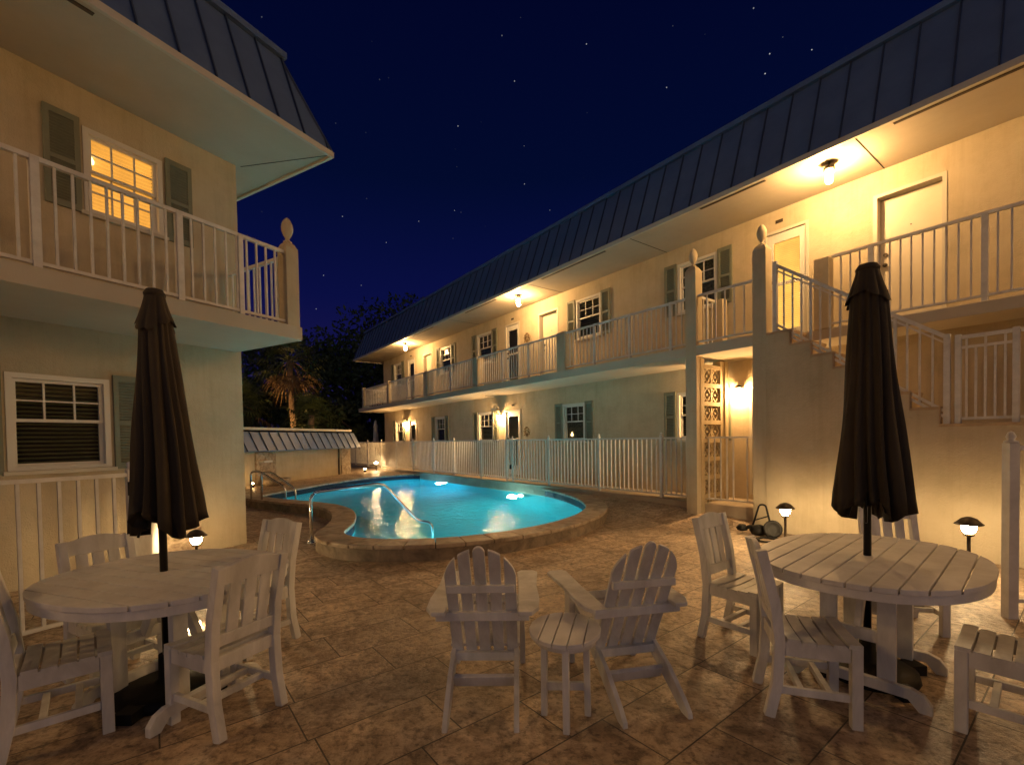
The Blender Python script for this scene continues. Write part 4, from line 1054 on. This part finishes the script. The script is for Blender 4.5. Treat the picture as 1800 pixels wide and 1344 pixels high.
def palm(loc, h, label, seed, nf=34, fl=1.5, skirt=True, trunk_r=.17):
    rr = random.Random(seed); t = thing('palm_tree', label, 'tree', loc, 0, 'cabbage palms beyond the garden wall')
    pts = [(.10*math.sin(k*.7),.06*math.sin(k*.5),-1.7+(h+1.7)*k/8) for k in range(9)]
    MB().tube(pts,[trunk_r*(1.25-.35*k/8) for k in range(9)],10).build('trunk', M['trunk'], t)
    top = Vector(pts[-1]); g = MB(); d_ = MB()
    for q in range(nf):
        th = q*2.399+rr.uniform(-.2,.2); el = R_(78-(q/nf)*(150 if skirt else 110))
        mb = g if el > R_(-28) else d_
        dr = Vector((math.cos(th)*math.cos(el), math.sin(th)*math.cos(el), math.sin(el)))
        L_ = fl*rr.uniform(.8,1.1); hub = top+dr*L_*.62+Vector((0,0,-.16*L_))
        mb.tube([top+Vector((0,0,-.1)), top+dr*L_*.35, hub],[.03,.022,.014],5)
        side = dr.cross(Vector((0,0,1)));
        if side.length < .1: side = Vector((1,0,0))
        side.normalize(); nrm = side.cross(dr).normalized()
        for k in range(15):
            a = R_(-105+15*k); bd = (dr*math.cos(a)+side*math.sin(a)).normalized(); bl = L_*.62*(1-.25*abs(a)/R_(105))*rr.uniform(.85,1.1)
            w_ = bd.cross(nrm).normalized()*.035; mid = hub+bd*bl*.6+nrm*-.02; tip = hub+bd*bl+Vector((0,0,-.35*bl))
            mb.add([hub-w_*.4,hub+w_*.4,mid+w_,mid-w_,tip],[(0,1,2,3),(3,2,4)])
    g.build('crown', M['palmleaf'], t, recalc=False)
    if d_.v: d_.build('dead_fronds', M['deadleaf'], t, recalc=False)
    return t
palm((-12.7,27.0,.1), 6.2, 'tall cabbage palm with a lamp lit trunk behind the garden wall', 2, 40, 2.0)
palm((-14.6,25.0,.1), 3.6, 'short cabbage palm behind the garden wall, nearest the corner block', 5, 30, 1.7, False)
palm((-10.9,25.5,.1), 2.9, 'short cabbage palm with drooping fronds in front of the oak, right of the lit trunk', 9, 26, 1.6, False)
oak((-17.5,36,0), 10.0, 5.0, 'broad dark oak behind the palms and corner balcony', 11, dens=1.3)
oak((-12.2,38,0), 13.0, 4.2, 'tallest dark oak behind the palms, left of the long wing', 12, dens=1.7)
oak((-8.2,42,0), 14.0, 3.6, 'dark oak standing beside the far end of the blue roof', 13, dens=1.6)
oak((-15.5,31,0), 5.2, 4.0, 'low dark bushy tree between the palm trunks', 14, lo=.12, dens=1.3)
oak((-9.5,31.5,0), 4.6, 3.6, 'low dark bushy tree behind the far end of the garden wall', 15, lo=.12, dens=1.3)
t = thing('uplight', 'ground uplight at the foot of the tall cabbage palm', 'spotlight', (-12.62,26.0,.12))
aim = Matrix.Translation((0,0,.05)) @ Vector((-.02,.30,1)).to_track_quat('Z','Y').to_matrix().to_4x4()
MB().lathe([(.095,0),(.10,.01),(.10,.30),(.088,.30),(.086,.03),(.02,.025)],14,mat=aim).build('housing', M['bronze'], t)
MB().lathe([(.08,.032),(.07,.04),(.002,.045)],12,mat=aim).build('lens', M['palmbulb'], t)

# ------------------------------------------------------------------ render settings
c = scn.cycles
c.use_denoising = True
try: c.denoiser = 'OPENIMAGEDENOISE'
except Exception: pass
c.max_bounces = 7; c.diffuse_bounces = 4; c.glossy_bounces = 3; c.transmission_bounces = 5; c.transparent_max_bounces = 8
c.caustics_reflective = False; c.caustics_refractive = True; c.sample_clamp_indirect = 4; c.blur_glossy = 1
c.use_light_tree = True
vs = scn.view_settings
scn.display_settings.display_device = 'sRGB'
vs.view_transform = 'Standard'; vs.look = 'None'; vs.exposure = 0; vs.gamma = 1; vs.use_curve_mapping = False
